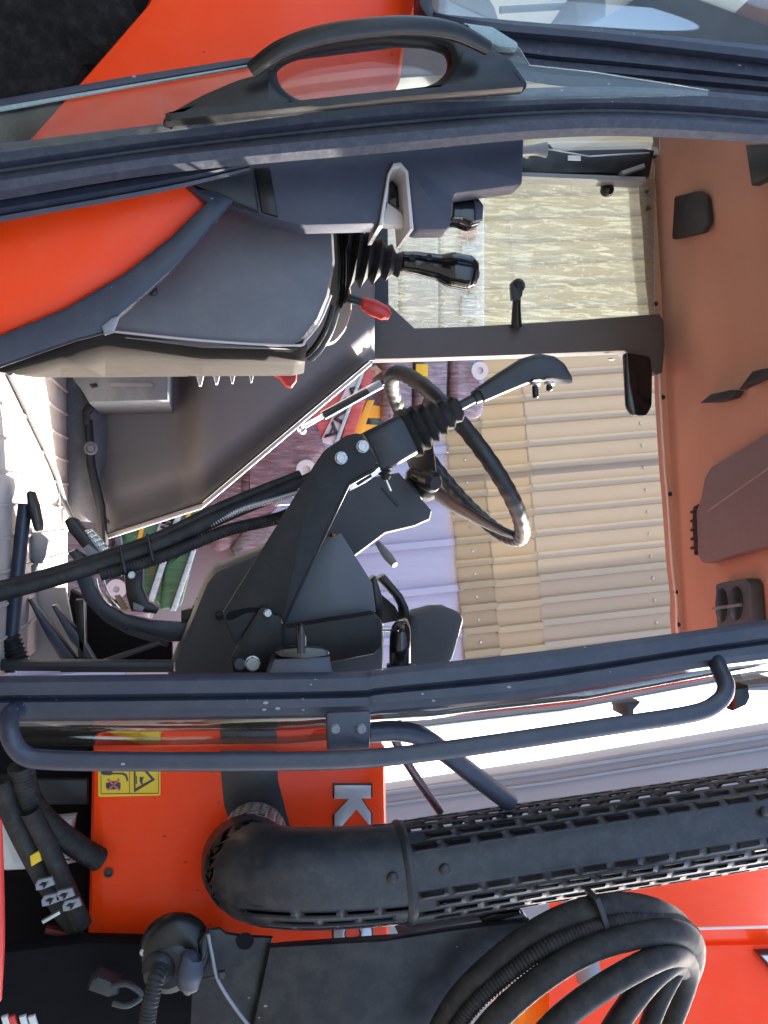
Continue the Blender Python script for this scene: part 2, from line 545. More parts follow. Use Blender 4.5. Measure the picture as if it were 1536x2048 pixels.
CONC = material('darkened_yard_ground', (0.075, 0.072, 0.07), 0.85, var=0.18, vscale=0.8, bump=0.3, bscale=30, dust=0.25)  # base darkened to stand in for shaded ground and keep bounce fill low

# ------------------------------------------------------------------ the yard
def plane(name, x0, x1, y0, y1, z, mat, label=None):
    return mesh_obj(name, [(x0, y0, z), (x1, y0, z), (x1, y1, z), (x0, y1, z)], [(0, 1, 2, 3)], mat)
g = plane('ground', -400, 400, -400, 900, 0.0, CONC)
g['kind'] = 'structure'

# translucent corrugated wall beyond the cab
def sheet_material(name, col, streakcol, k):
    m = material(name, col, 0.6, var=0.14, vscale=5, bump=0.3, bscale=240, dust=0.55, dustcol=streakcol, anis=(2.5, 1, 0.35), rvar=0.1)
    nt = m.node_tree
    pb = nt.nodes['Principled BSDF']; out = nt.nodes['Material Output']
    tl = nt.nodes.new('ShaderNodeBsdfTranslucent')
    tl.inputs[0].default_value = tuple(min(1, c * 1.5) for c in (col[0] * 1.1, col[1], col[2] * 0.85)) + (1,)
    mx = nt.nodes.new('ShaderNodeMixShader'); mx.inputs[0].default_value = k
    nt.links.new(pb.outputs[0], mx.inputs[1]); nt.links.new(tl.outputs[0], mx.inputs[2]); nt.links.new(mx.outputs[0], out.inputs[0])
    return m
SH_GREY = sheet_material('aged_fibreglass_upper', (0.30, 0.262, 0.195), (0.35, 0.30, 0.20), 0.06)
SH_TAN = sheet_material('aged_fibreglass_lower', (0.34, 0.275, 0.165), (0.38, 0.31, 0.20), 0.045)
SH_LAP = sheet_material('aged_fibreglass_lap', (0.285, 0.23, 0.135), (0.34, 0.28, 0.18), 0.035)
SH_BLUE = sheet_material('blue_white_sheet', (0.37, 0.38, 0.46), (0.46, 0.46, 0.52), 0.0)
WY = 7.0
WROT = Matrix.Rotation(R(-5.0), 4, 'Y')
def corr_sheet(name, x0, x1, z0, z1, y, mat, parent, pitch=0.165, rib=0.045, depth=0.040, lapwave=0.0, ph=0.0):
    V, Fc = [], []
    xs = []
    x = math.floor((x0 - ph) / pitch) * pitch + ph
    prof = [(0.0, 0), (0.010, 1), (0.010 + rib, 1), (0.020 + rib, 0), (0.075 + rib / 2 + 0.010, 0.12)]
    while x < x1:
        for dx, d in prof:
            if x0 <= x + dx <= x1: xs.append((x + dx, d * depth))
        x += pitch + random.uniform(-0.004, 0.004)
    nz = 17
    for i in range(nz):
        z = z0 + (z1 - z0) * i / (nz - 1)
        for xx, d in xs:
            V.append((xx, y - d - 0.005 * math.sin(z * 2.1 + xx * 3) - 0.003 * math.sin(z * 5.3 + xx * 11), z))
    n = len(xs)
    for i in range(nz - 1):
        for k in range(n - 1):
            Fc.append((i * n + k, i * n + k + 1, (i + 1) * n + k + 1, (i + 1) * n + k))
    me = bpy.data.meshes.new(name)
    me.from_pydata(V, [], Fc)
    C0 = Vector((0, 0, 1.45))
    for v in me.vertices:
        v.co = (Matrix.Translation(C0) @ WROT @ Matrix.Translation(-C0)) @ v.co
    me.update()
    finish(me, mat, 20)
    o = link(bpy.data.objects.new(name, me), parent)
    return o
wall = root('corrugated_wall', (-1.0, WY, 0), 'tan and grey corrugated fibreglass wall beyond the cab', 'wall')
WX1 = 1.36
for xa, xb in ((-3.3, -2.20), (-2.30, -1.10), (-1.20, 0.0), (-0.10, WX1)):
    k = 0.0015 * (round(xa * 10) % 2)
    corr_sheet('sheet', xa, xb, 3.77, 6.2, WY - k, SH_GREY, wall)
    corr_sheet('sheet', xa, xb, 3.43, 3.78, WY - 0.006 - k, SH_TAN, wall)
    corr_sheet('sheet', xa, xb, 3.17, 3.44, WY - 0.012 - k, SH_LAP, wall)
    corr_sheet('sheet', xa, xb, 0.0, 3.20, WY + 0.008 - k, SH_BLUE, wall, pitch=0.33)
# roofing screws with rust runs
RUST = material('rusty_screw', (0.55, 0.50, 0.45), 0.4, 0.6, var=0.4)
for zz in (3.30, 4.66):
    for i in range(-8, 9):
        c = Vector((i * 0.165 + 0.115, WY - 0.012, zz))
        C0 = Vector((0, 0, 1.45))
        c = (Matrix.Translation(C0) @ WROT @ Matrix.Translation(-C0)) @ c
        lathe('screw', c, (0, -1, 0), [(0, 0.012), (0.004, 0.012), (0.008, 0.008), (0.012, 0.007)], RUST, wall, seg=8)

# grey shed further right and beige building further back
SHEDM = material('weathered_grey_wall', (0.20, 0.19, 0.205), 0.8, var=0.30, vscale=1.6, dust=0.6, dustcol=(0.20, 0.19, 0.21), bump=0.3, bscale=30, anis=(2.2, 1, 0.6))
shed = plate('grey_shed', [(-700, 1650), (700, 1590), (1100, 1530), (1640, 1440), (1640, 2500), (-700, 2500)], 9.0, 0.25, SHEDM, None, bev=0.03)
tag(shed, 'weathered grey shed wall behind the exhaust guard', 'building')
shed_band = []
for yy in (1490, 1512):
    plate('flashing', [(760, yy + 96), (1100, yy + 50), (1600, yy - 30), (1600, yy - 24), (1100, yy + 56), (760, yy + 102)], 8.97, 0.025, STEELG, shed, bev=0.004)
BEIGE = material('beige_render', (0.60, 0.55, 0.47), 0.9, var=0.06, vscale=1.5, bump=0.3, bscale=60)
bb = box('beige_building', (-8.0, 10.0, 4.5), (8.4, 3.0, 9.0), BEIGE, None, bev=0.03)
tag(bb, 'plain beige rendered building seen through the rear quarter window', 'building')

# ------------------------------------------------------------------ wrapped pallets of sacks beyond the cab
def sack_material(name, cols, sheen=0.25, scale=9.0):
    """woven sack under creased stretch film"""
    m = bpy.data.materials.new(name); m.use_nodes = True
    nt = m.node_tree; b = nt.nodes['Principled BSDF']
    tc = nt.nodes.new('ShaderNodeTexCoord')
    mp = nt.nodes.new('ShaderNodeMapping'); mp.inputs['Rotation'].default_value = (0, R(-28), 0); mp.inputs['Scale'].default_value = (8.0, 1, 1.0)
    nt.links.new(tc.outputs['Object'], mp.inputs[0])
    n = nt.nodes.new('ShaderNodeTexNoise'); n.inputs['Scale'].default_value = scale; n.inputs['Detail'].default_value = 9; n.inputs['Roughness'].default_value = 0.75; n.inputs['Distortion'].default_value = 0.6
    nt.links.new(mp.outputs[0], n.inputs['Vector'])
    rp = nt.nodes.new('ShaderNodeValToRGB')
    e = rp.color_ramp.elements
    e[0].position = 0.30; e[0].color = cols[0] + (1,)
    e[1].position = 0.72; e[1].color = cols[-1] + (1,)
    for i, c in enumerate(cols[1:-1]):
        k = e.new(0.30 + 0.42 * (i + 1) / (len(cols) - 1)); k.color = c + (1,)
    nt.links.new(n.outputs['Fac'], rp.inputs[0])
    nt.links.new(rp.outputs[0], b.inputs['Base Color'])
    b.inputs['Roughness'].default_value = 0.38
    b.inputs['Coat Weight'].default_value = sheen; b.inputs['Coat Roughness'].default_value = 0.15
    bp = nt.nodes.new('ShaderNodeBump'); bp.inputs['Strength'].default_value = 0.9; bp.inputs['Distance'].default_value = 0.02
    nt.links.new(n.outputs['Fac'], bp.inputs['Height']); nt.links.new(bp.outputs[0], b.inputs['Normal'])
    return m
S_PURPLE = sack_material('brown_purple_sack', [(0.07, 0.03, 0.035), (0.14, 0.06, 0.065), (0.26, 0.14, 0.15), (0.55, 0.48, 0.50)])
S_MAUVE = sack_material('mauve_sack', [(0.11, 0.08, 0.09), (0.20, 0.14, 0.15), (0.34, 0.27, 0.29), (0.70, 0.66, 0.70)], 0.5)
S_WHITE = sack_material('white_sack', [(0.52, 0.49, 0.46), (0.66, 0.62, 0.58), (0.74, 0.71, 0.68), (0.80, 0.79, 0.78)], 0.2)
S_RED = sack_material('red_sack', [(0.36, 0.035, 0.03), (0.48, 0.055, 0.045), (0.55, 0.09, 0.08), (0.68, 0.40, 0.38)], 0.3, 5)
S_GREEN = sack_material('green_sack', [(0.02, 0.09, 0.03), (0.03, 0.13, 0.045), (0.05, 0.17, 0.06), (0.22, 0.34, 0.22)], 0.3, 5)
S_PALE = material('pale_print', (0.55, 0.52, 0.55), 0.5, var=0.1, vscale=14)
S_TEAL = sack_material('teal_edge_film', [(0.25, 0.45, 0.43), (0.45, 0.62, 0.60), (0.60, 0.72, 0.72), (0.8, 0.85, 0.86)], 0.4, 12)
S_BLUE = sack_material('blue_sack', [(0.03, 0.16, 0.26), (0.06, 0.25, 0.36), (0.15, 0.36, 0.46), (0.5, 0.6, 0.65)], 0.3, 8)
INK = material('black_ink', (0.02, 0.02, 0.025), 0.5, var=0.1)
REDINK = material('red_ink', (0.5, 0.12, 0.13), 0.5, var=0.2)
BLUEINK = material('pale_blue_ink', (0.35, 0.37, 0.46), 0.5, var=0.2)
WOOD = material('pallet_wood', (0.40, 0.28, 0.16), 0.8, var=0.3, vscale=12, anis=(1, 1, 8))

def sack(px, Y, mat, parent, T=0.5, bev=0.05, fil=0.05, name='sack'):
    return plate(name, px, Y, T, mat, parent, bev=bev, fil=fil, angle=60)

def letters(txt, p0, p1, Y, h, mat, parent, thick=0.004, name='lettering'):
    """flat printing whose baseline runs from photo point p0 to p1 at distance Y, h = cap height in metres"""
    a, b = P(p0[0], p0[1], Y), P(p1[0], p1[1], Y)
    cu = bpy.data.curves.new(name, 'FONT')
    cu.body = txt; cu.size = 1.0; cu.extrude = 0.0
    cu.offset = 0.02
    tmp = bpy.data.objects.new(name, cu); COL.objects.link(tmp)
    dg = bpy.context.evaluated_depsgraph_get()
    me = bpy.data.meshes.new_from_object(tmp.evaluated_get(dg))
    bpy.data.objects.remove(tmp); bpy.data.curves.remove(cu)
    xs = [v.co.x for v in me.vertices]; ys = [v.co.y for v in me.vertices]
    w = max(xs) - min(xs); hh = max(ys) - min(ys)
    d = (b - a); d.y = 0
    ux = d.normalized(); uz = Vector((-ux.z, 0, ux.x))
    for v in me.vertices:
        q = a + ux * ((v.co.x - min(xs)) / w * d.length) + uz * ((v.co.y - min(ys)) / hh * h)
        v.co = (q.x, Y, q.z)
    finish(me, mat)
    o = link(bpy.data.objects.new(name, me), parent)
    md = o.modifiers.new('ink', 'SOLIDIFY'); md.thickness = thick
    return o

# white sacks behind the dirty quarter window
st1 = root('sack_stack', (-1.4, 5.2, 0), 'tall stack of pale white sacks behind the muddy quarter window', 'sack stack', 'stacked sacks beyond the cab')
xs_ = [-300, -130, 40, 220, 400, 560, 690, 800, 880, 940, 972]
for i in range(len(xs_) - 1):
    for (ya, yb) in ((160, 405), (408, 690)):
        j = random.uniform(-4, 4)
        sack([(xs_[i] + 1, ya + j), (xs_[i + 1] - 1, ya + j), (xs_[i + 1] - 1, yb + j), (xs_[i] + 1, yb + j)], 5.2 + random.uniform(0, 0.03), S_WHITE, st1, T=0.7, bev=0.03, fil=0.03)
for yy, w, mt in ((440, 35, REDINK), (485, 60, BLUEINK), (590, 45, BLUEINK)):
    plate('printed_band', [(925, yy), (955, yy), (952, yy + w), (922, yy + w)], 5.185, 0.03, mt, st1, bev=0.002)

# two-high wrapped pallet seen between the pillar and the wheel
st2 = root('sack_stack', (-0.6, 5.0, 0), 'two-high shrink-wrapped pallets of brown and red sacks beyond the steering wheel', 'sack stack', 'stacked sacks beyond the cab')
for i, (a, b) in enumerate(((765, 830), (832, 900), (902, 974))):
    sack([(a, 690), (b, 690), (b - 4, 842 - (i == 2) * 8), (a, 850)], 5.0 + 0.02 * i, S_MAUVE, st2, T=0.7, bev=0.045, fil=0.05)
lathe('roll_end', P(958, 742, 4.99), (0, -1, 0), [(0, 0.045), (0.02, 0.045), (0.02, 0.018), (0.006, 0.016)], TANKW, st2, seg=20)
plate('label_card', [(832, 728), (856, 728), (856, 752), (832, 752)], 4.99, 0.02, YELLOW, st2, bev=0.002)
sack([(620, 690), (738, 690), (706, 772), (640, 892), (556, 912), (560, 800)], 4.98, S_RED, st2, T=0.6, bev=0.04, fil=0.03)
plate('printed_band', [(708, 742), (727, 742), (668, 888), (640, 884)], 4.972, 0.05, S_PALE, st2, bev=0.003)
plate('red_edge', [(727, 738), (752, 740), (700, 895), (678, 890)], 4.965, 0.06, S_RED, st2, bev=0.01)
plate('pale_edge', [(722, 745), (729, 745), (674, 893), (667, 890)], 4.955, 0.04, S_TEAL, st2, bev=0.003)
letters('VINA', (708, 760), (647, 876), 4.962, 0.05, INK, st2)
for pts in ([(735, 800), (750, 800), (712, 900), (690, 900)], [(712, 806), (765, 812), (765, 836), (712, 836)], [(690, 846), (765, 850), (765, 868), (690, 862)], [(650, 850), (705, 846), (700, 866), (650, 870)]):
    plate('pallet_board', pts, 5.0 + random.uniform(0, 0.06), 0.06, YSTEEL, st2, bev=0.004)
sack([(730, 812), (780, 806), (785, 880), (745, 880)], 5.08, S_BLUE, st2, T=0.3, bev=0.03, fil=0.03)
plate('pallet_board', [(752, 730), (765, 742), (700, 790), (690, 770)], 5.03, 0.05, WOOD, st2, bev=0.004)
for i, pts in enumerate(([(545, 800), (625, 815), (660, 905), (560, 1000), (480, 1030), (480, 900)],
                         [(480, 880), (545, 905), (565, 1010), (470, 1080), (400, 1075), (400, 960)],
                         [(400, 960), (478, 985), (500, 1080), (430, 1110), (380, 1040)])):
    sack(pts, 4.95 + 0.03 * i, S_PURPLE, st2, T=0.6, bev=0.06, fil=0.06)
lathe('roll_end', P(612, 940, 4.93), (0, -1, 0), [(0, 0.05), (0.02, 0.05), (0.02, 0.02), (0.004, 0.018)], TANKW, st2, seg=20)
sack([(500, 1040), (575, 1020), (610, 1110), (520, 1140), (455, 1105)], 4.98, S_MAUVE, st2, T=0.5, bev=0.05, fil=0.06)

# green sacks lower down
st3 = root('sack_stack', (0.1, 4.6, 0), 'low stack of film-wrapped green sacks under the control cables', 'sack stack', 'stacked sacks beyond the cab')
sack([(228, 985), (405, 985), (402, 1060), (340, 1205), (300, 1215), (262, 1190)], 4.6, S_GREEN, st3, T=0.5, bev=0.04, fil=0.03)
sack([(330, 1130), (402, 1060), (362, 1215), (318, 1222)], 4.57, S_GREEN, st3, T=0.4, bev=0.02, fil=0.02)
plate('printed_band', [(328, 1010), (352, 1010), (325, 1108), (300, 1108)], 4.59, 0.05, S_PALE, st3, bev=0.003)
letters('VINA', (331, 1016), (307, 1104), 4.58, 0.045, INK, st3)
plate('film_edge', [(357, 1012), (369, 1012), (302, 1222), (288, 1222)], 4.555, 0.06, S_TEAL, st3, bev=0.006)
plate('film_edge', [(402, 1045), (411, 1045), (352, 1222), (340, 1222)], 4.545, 0.06, S_TEAL, st3, bev=0.006)
plate('printed_stripe', [(290, 1010), (300, 1010), (280, 1090), (271, 1090)], 4.588, 0.05, YSTEEL, st3, bev=0.003)
plate('printed_stripe', [(376, 1020), (384, 1020), (366, 1080), (358, 1080)], 4.588, 0.05, YSTEEL, st3, bev=0.003)
sack([(235, 1150), (300, 1150), (300, 1260), (225, 1260)], 4.68, S_MAUVE, st3, T=0.5, bev=0.05, fil=0.05)
lathe('roll_end', P(233, 1178, 4.62), (0, -1, 0), [(0, 0.045), (0.02, 0.045), (0.02, 0.015), (0.004, 0.012)], TANKW, st3, seg=18)
sack([(120, 980), (225, 980), (225, 1300), (120, 1300)], 4.75, S_MAUVE, st3, T=0.5, bev=0.05, fil=0.05)
GREYB = material('pale_grey_board', (0.34, 0.32, 0.31), 0.7, var=0.06)
gp = plate('grey_cabinet', [(250, 1085), (478, 1085), (500, 1100), (500, 1400), (250, 1400)], 5.4, 0.5, GREYB, None, bev=0.01)
tag(gp, 'plain pale grey cabinet side beyond the dashboard cover', 'cabinet')
plate('top_rail', [(470, 1070), (486, 1070), (486, 1200), (470, 1200)], 5.36, 0.04, STEELG, gp, bev=0.004)

# ------------------------------------------------------------------ the tractor
T = root('tractor', (0, 2.2, 0), 'orange cab tractor seen through its open door frame', 'tractor')

# ---- rear pillar of the door opening
pil = band('rear_pillar', [(-120, 303, 412), (0, 287, 400), (330, 247, 347), (768, 192, 306), (1100, 175, 276), (1340, 178, 275), (1700, 210, 300)],
     [(0, 0.0), (0.06, 0.012), (0.2, 0.018), (0.40, 0.015), (0.47, 0.003), (0.52, 0.002), (0.60, 0.013), (0.75, 0.020), (0.90, 0.014), (1, 0.0)], 1.50, 0.07, SEAL, T)
band('inner_flange', [(-120, 418, 470), (0, 397, 444), (200, 365, 408), (370, 340, 374), (500, 322, 340)], [(0, 0), (0.2, 0.01), (0.55, 0.013), (0.7, 0.0), (0.8, 0.004), (1, 0.0)], 1.535, 0.03, FRAME, pil)

# ---- opened side window with its handle
sw = plate('side_window', [(-60, 215), (250, 163), (500, 122), (780, 88), (1000, 64), (1040, 95), (1060, 128), (1190, 142), (1420, 178), (1420, 190), (768, 205), (330, 262), (-60, 312)], 1.44, 0.005, GLASS, T, bev=0.001)
plate('edge_seal', [(-60, 207), (250, 152), (500, 113), (780, 80), (985, 56), (990, 66), (780, 92), (500, 126), (250, 168), (-60, 222)], 1.43, 0.012, FRAME, sw, bev=0.003)
plate('edge_trim', [(-60, 222), (250, 170), (500, 128), (500, 132), (250, 175), (-60, 232)], 1.432, 0.006, GLASSEDGE, sw, bev=0.001)
plate('corner_block', [(925, 44), (985, 52), (1036, 84), (1038, 96), (1000, 94), (950, 74)], 1.425, 0.02, GLASSEDGE, sw, bev=0.004, fil=0.004)
hd = plate('handle', [(323, 244), (330, 226), (400, 186), (480, 152), (520, 143), (560, 96), (640, 62), (720, 46), (820, 40), (900, 50), (960, 72), (985, 96), (1020, 108), (1060, 164), (1052, 176), (768, 198), (550, 222)],
     1.395, 0.032, BLACK, sw, bev=0.011, fil=0.014,
     holes=[[(552, 132), (580, 112), (640, 96), (760, 80), (860, 84), (898, 96), (902, 130), (880, 158), (840, 172), (720, 188), (640, 198), (590, 192), (560, 165)]])
tube('grip', [P(503, 140, 1.37), P(560, 100, 1.35), P(640, 72, 1.343), P(740, 56, 1.34), P(830, 52, 1.343), P(910, 64, 1.352), P(975, 96, 1.37)], [0.011, 0.0125, 0.0135, 0.0135, 0.0135, 0.0125, 0.010], BLACK, sw)

# ---- rear quarter window
qw = root_q = band('rear_quarter_window', [(866, 26, 40), (900, 33, 50), (1000, 41, 70), (1200, 59, 88), (1536, 93, 127), (1750, 115, 152)],
     [(0, 0), (0.1, 0.008), (0.5, 0.014), (0.9, 0.010), (1, 0)], 1.52, 0.04, FRAME, T)
plate('glass_pane', [(868, -300), (868, 20), (900, 40), (1000, 48), (1200, 66), (1536, 100), (1750, 122), (1750, -300)], 1.545, 0.005, CLEAR, qw, bev=0.001)
plate('frame_end', [(838, -300), (866, -300), (866, 8), (874, 26), (900, 40), (896, 52), (856, 36), (838, 10)], 1.515, 0.045, FRAME, qw, bev=0.006, fil=0.006)
band('window_post', [(1000, 70, 150), (1100, 78, 170), (1250, 92, 182), (1536, 126, 205), (1750, 152, 225)],
     [(0, 0), (0.05, 0.004), (0.40, 0.006), (0.44, -0.004), (0.50, 0.004), (0.68, 0.010), (0.72, 0.0), (0.80, 0.006), (1, 0)], 1.535, 0.05, STEELG if False else SEAL, T)

# ---- fender, tyre
def fend_lean(x, z, d):
    return 0.55 * max(0.0, (x + 0.80)) ** 2 * 0.35
fn = plate('rear_fender', [(290, 0), (420, -260), (900, -260), (840, 0), (815, 80), (805, 150), (760, 235), (650, 310), (520, 350), (436, 393), (340, 481), (250, 551), (130, 622), (0, 676), (-140, 720), (-140, 420), (0, 330), (60, 262), (140, 172), (200, 104)],
     1.60, 0.10, ORANGE, T, bev=0.025)
plate('fender_trim', [(372, 372), (436, 380), (468, 398), (415, 462), (345, 540), (290, 590), (218, 650), (212, 664), (150, 680), (0, 732), (-140, 780), (-140, 712), (0, 668), (130, 614), (250, 543), (340, 472), (410, 404)],
      1.585, 0.022, FRAME, T, bev=0.008)
plate('trim_end_clip', [(202, 652), (224, 634), (238, 630), (226, 662), (208, 668)], 1.575, 0.02, CHROME if False else STEELG, T, bev=0.004)
# tyre: barrel with heavy lugs, axle across the tractor
def tyre(cx, cz, y0, y1, rad):
    V, Fc = [], []
    prof = [(0.0, rad * 0.55), (0.0, rad * 0.80), (0.02, rad * 0.93), (0.07, rad), (0.2, rad * 1.01), (y1 - y0, rad)]
    n = 120
    for k in range(n):
        a = 2 * math.pi * k / n
        lug = 0.035 if (k // 3) % 3 == 0 else 0.0
        for i, (h, r) in enumerate(prof):
            jit = random.uniform(-0.006, 0.006)
            rr = r + (lug if i >= 2 else (lug * 0.5 if i == 1 else 0)) + jit
            V.append(Vector((cx + math.cos(a) * rr, y0 + h - (0.012 if lug and i in (1, 2) else 0), cz + math.sin(a) * rr)))
    m = len(prof)
    for k in range(n):
        k2 = (k + 1) % n
        for i in range(m - 1):
            Fc.append((k * m + i, k2 * m + i, k2 * m + i + 1, k * m + i + 1))
    return mesh_obj('rear_tyre', V, Fc, MUD, T, angle=30)
tyre(-1.10, 0.78, 1.64, 2.05, 0.66)

# ---- armrest box hanging behind the pillar
arm = plate('armrest_box', [(362, 340), (560, 300), (768, 280), (1050, 255), (1046, 370), (912, 388), (906, 394), (902, 450), (895, 460), (830, 460), (820, 440), (812, 345), (800, 330), (786, 333), (778, 350), (762, 448), (600, 452), (520, 430), (395, 372)],
     1.60, 0.055, ARMBOX, T, bev=0.007, fil=0.009)
plate('box_groove', [(508, 335), (540, 333), (556, 433), (524, 424)], 1.594, 0.02, BLACK, arm, bev=0.003)
plate('front_wing', [(362, 354), (506, 336), (518, 423), (395, 374)], 1.590, 0.03, DARKP, arm, bev=0.006)
LINERW = material('slot_liner', (0.46, 0.42, 0.40), 0.5, var=0.1)
plate('slot_lining', [(758, 452), (776, 345), (787, 326), (802, 324), (817, 342), (828, 458), (820, 460), (811, 347), (800, 334), (787, 336), (780, 352), (766, 452)], 1.592, 0.12, LINERW, arm, bev=0.002)
plate('slot_back', [(784, 345), (808, 345), (806, 420), (776, 405)], 1.66, 0.03, GLOSS, arm, bev=0.003)
plate('slot_tongue', [(774, 402), (806, 425), (815, 452), (764, 448)], 1.63, 0.03, LINERW, arm, bev=0.006)
plate('latch', [(906, 396), (935, 390), (958, 396), (968, 410), (966, 442), (948, 445), (925, 436), (905, 436)], 1.66, 0.06, GLOSS, arm, bev=0.010, fil=0.004)
plate('latch_tip', [(948, 398), (962, 402), (968, 414), (966, 440), (950, 442)], 1.655, 0.05, ARMBOX, arm, bev=0.006)

# ---- side console
def con_lean(x, z, d):
    return 0.0
con = plate('side_console', [(-60, 600), (180, 600), (330, 520), (420, 430), (480, 395), (668, 440), (672, 520), (660, 590), (640, 640), (610, 678), (585, 694), (405, 690), (212, 666), (-60, 662), (-60, 640)],
     1.70, 0.045, CONSOLE, T, bev=0.018, fil=0.0)
cp = P(650, 560, 1.72)
box('console_top', (-0.545, 1.95, cp.z - 0.012), (0.40, 0.42, 0.022), CONSOLE, T, bev=0.008)
fc = mesh_obj('console_front', [P(-60, 752, 1.72), P(0, 735, 1.72), P(120, 700, 1.715), P(210, 662, 1.71), P(405, 680, 1.71), P(590, 690, 1.71), P(612, 684, 1.715),
                                P(-60, 750, 2.16), P(0, 750, 2.16), P(120, 749, 2.16), P(210, 749, 2.16), P(405, 747, 2.16), P(585, 746, 2.16), P(606, 741, 2.16)],
              [(i, i + 1, i + 8, i + 7) for i in range(6)], material('shaded_console_plastic', (0.020, 0.017, 0.015), 0.7, var=0.2, vscale=8, dust=0.02, spec=0.1, bump=0.1, bscale=300), T)  # darker than the console: shade on this face is put into the colour
md = fc.modifiers.new('skin', 'SOLIDIFY'); md.thickness = 0.012; md.offset = 0
tube('console_seam', [P(212, 661, 1.697), P(405, 681, 1.697), P(585, 691, 1.697), P(612, 679, 1.697), P(640, 642, 1.697), P(662, 590, 1.697)], 0.0022, LINERW, con, seg=8)
tube('corner_rib', [P(612, 712, 1.86), P(632, 690, 1.85), P(652, 655, 1.84), P(666, 610, 1.83)], 0.006, BLACK, con, seg=8)
tube('corner_rib', [P(618, 722, 1.93), P(640, 700, 1.92), P(662, 662, 1.90), P(676, 615, 1.89)], 0.006, CONSOLE, con, seg=8)
lathe('panel_clip', P(306, 583, 1.69), (0, -1, 0), [(0, 0.008), (0.006, 0.008), (0.008, 0.004)], BLACK, con, seg=12)
for i, (xa, w, h) in enumerate(((390, 20, 19), (424, 18, 16), (458, 14, 14), (497, 12, 12))):  # vent ends made white: the sunlight on them is in the colour
    plate('sunlit_vent_end', [(xa, 742), (xa + w, 742), (xa + w * 0.65, 752 + h), (xa + w * 0.4, 752 + h)], 2.17, 0.02, TANKW, con, bev=0.003)
plate('red_lever_base', [(535, 742), (595, 742), (594, 762), (584, 775), (572, 771), (560, 755)], 2.18, 0.03, RED, T, bev=0.008)
plate('tan_paddle', [(652, 640), (700, 560), (705, 600), (704, 625), (692, 660), (672, 684), (650, 690)], 1.95, 0.03, BROWNTAG, T, bev=0.008, fil=0.01)

# ---- gear lever with boot
def boot(name, p0, p1, r0, r1, n, mat, parent, yscale=1.0, seg=28, amp=0.16):
    p0, p1 = Vector(p0), Vector(p1)
    prof = []
    L = (p1 - p0).length
    for i in range(n * 4 + 1):
        t = i / (n * 4)
        r = r0 + (r1 - r0) * t
        r *= 1 + amp * math.cos(2 * math.pi * i / 4)
        prof.append((t * L, r))
    return lathe(name, p0, p1 - p0, prof, mat, parent, seg=seg, squash=yscale, angle=50)
gl = tube('gear_lever', [P(700, 470, 1.86), P(790, 522, 1.86), P(815, 527, 1.86)], 0.011, DARKP, T)
lathe('lever_boot', P(664, 528, 1.86), P(690, 528, 1.86) - P(664, 528, 1.86), [(0, 0.085), (0.003, 0.088), (0.006, 0.078), (0.009, 0.085), (0.012, 0.073), (0.015, 0.082), (0.018, 0.068), (0.023, 0.073)], RUBBER, gl, seg=32)
boot('lever_boot_top', P(684, 506, 1.86), P(800, 530, 1.86), 0.066, 0.020, 5, RUBBER, gl, amp=0.2)
kn = limb('lever_knob', [(799, 523, 1.86, 0.014, 0.014), (804, 523, 1.86, 0.019, 0.018), (835, 526, 1.86, 0.021, 0.020), (870, 533, 1.86, 0.0235, 0.023), (905, 540, 1.86, 0.033, 0.030), (935, 546, 1.86, 0.033, 0.030), (950, 549, 1.86, 0.025, 0.023), (957, 550, 1.86, 0.008, 0.008)], GLOSS, gl)
for xx in (824, 858):
    lathe('knob_screw', P(xx, 515, 1.841), (0, -1, 0), [(0, 0.006), (0.003, 0.006), (0.003, 0.004), (0.001, 0.003)], DARKP, gl, seg=14)
rl = tube('range_lever', [P(697, 596, 1.95), P(728, 606, 1.95)], 0.009, DARKP, T)
limb('lever_knob', [(722, 604, 1.95, 0.009, 0.009), (728, 607, 1.95, 0.013, 0.012), (748, 616, 1.95, 0.0165, 0.014), (768, 626, 1.95, 0.015, 0.013), (779, 633, 1.95, 0.008, 0.008)], RED, rl)

# ---- far inner panel of the cab
def inner_lean(x, z, d):
    return 0.0
def sst(v): v = max(0.0, min(1.0, v)); return v * v * (3 - 2 * v)
V, Fc = [], []
NXP, NYP = 60, 44
for i in range(NXP):
    x = 188 + (748 - 188) * i / (NXP - 1)
    ysill = 1080 - (x - 188) * 0.335 if x < 403 else 1008 - (x - 403) * (286 / 337)
    if x > 738: ysill = 722
    for k in range(NYP):
        t = k / (NYP - 1)
        y = 560 + (ysill - 560) * t
        ed = (ysill - y)
        dep = 0.085 * sst((415 - x) / 60) * (0.35 + 0.65 * sst((ed - 20) / 160)) + 0.075 * sst((85 - ed) / 75)
        dep += 0.02 * sst((230 - x) / 40)
        V.append(P(x, y, 2.62 + dep))
for i in range(NXP - 1):
    for k in range(NYP - 1):
        a = i * NYP + k
        Fc.append((a, a + 1, a + NYP + 1, a + NYP))
ip = mesh_obj('inner_side_panel', V, Fc, INNER, T, angle=60)
md = ip.modifiers.new('skin', 'SOLIDIFY'); md.thickness = 0.012; md.offset = -1
def strip(name, a, b, Y, w, T_, mat, parent, bev=0.002):
    """straight flat bar between two photo points at distance Y; w in photo points"""
    ax, ay = a; bx, by = b
    L = math.hypot(bx - ax, by - ay); nx, ny = -(by - ay) / L * w / 2, (bx - ax) / L * w / 2
    return plate(name, [(ax + nx, ay + ny), (bx + nx, by + ny), (bx - nx, by - ny), (ax - nx, ay - ny)], Y, T_, mat, parent, bev=bev)
SILL = material('pale_sill_trim', (0.62, 0.58, 0.55), 0.45, var=0.1)
strip('sunlit_sill_trim', (214, 1074), (404, 1013), 2.64, 8, 0.16, SILL, ip)  # pale colour carries the sunlit white of the sill edge
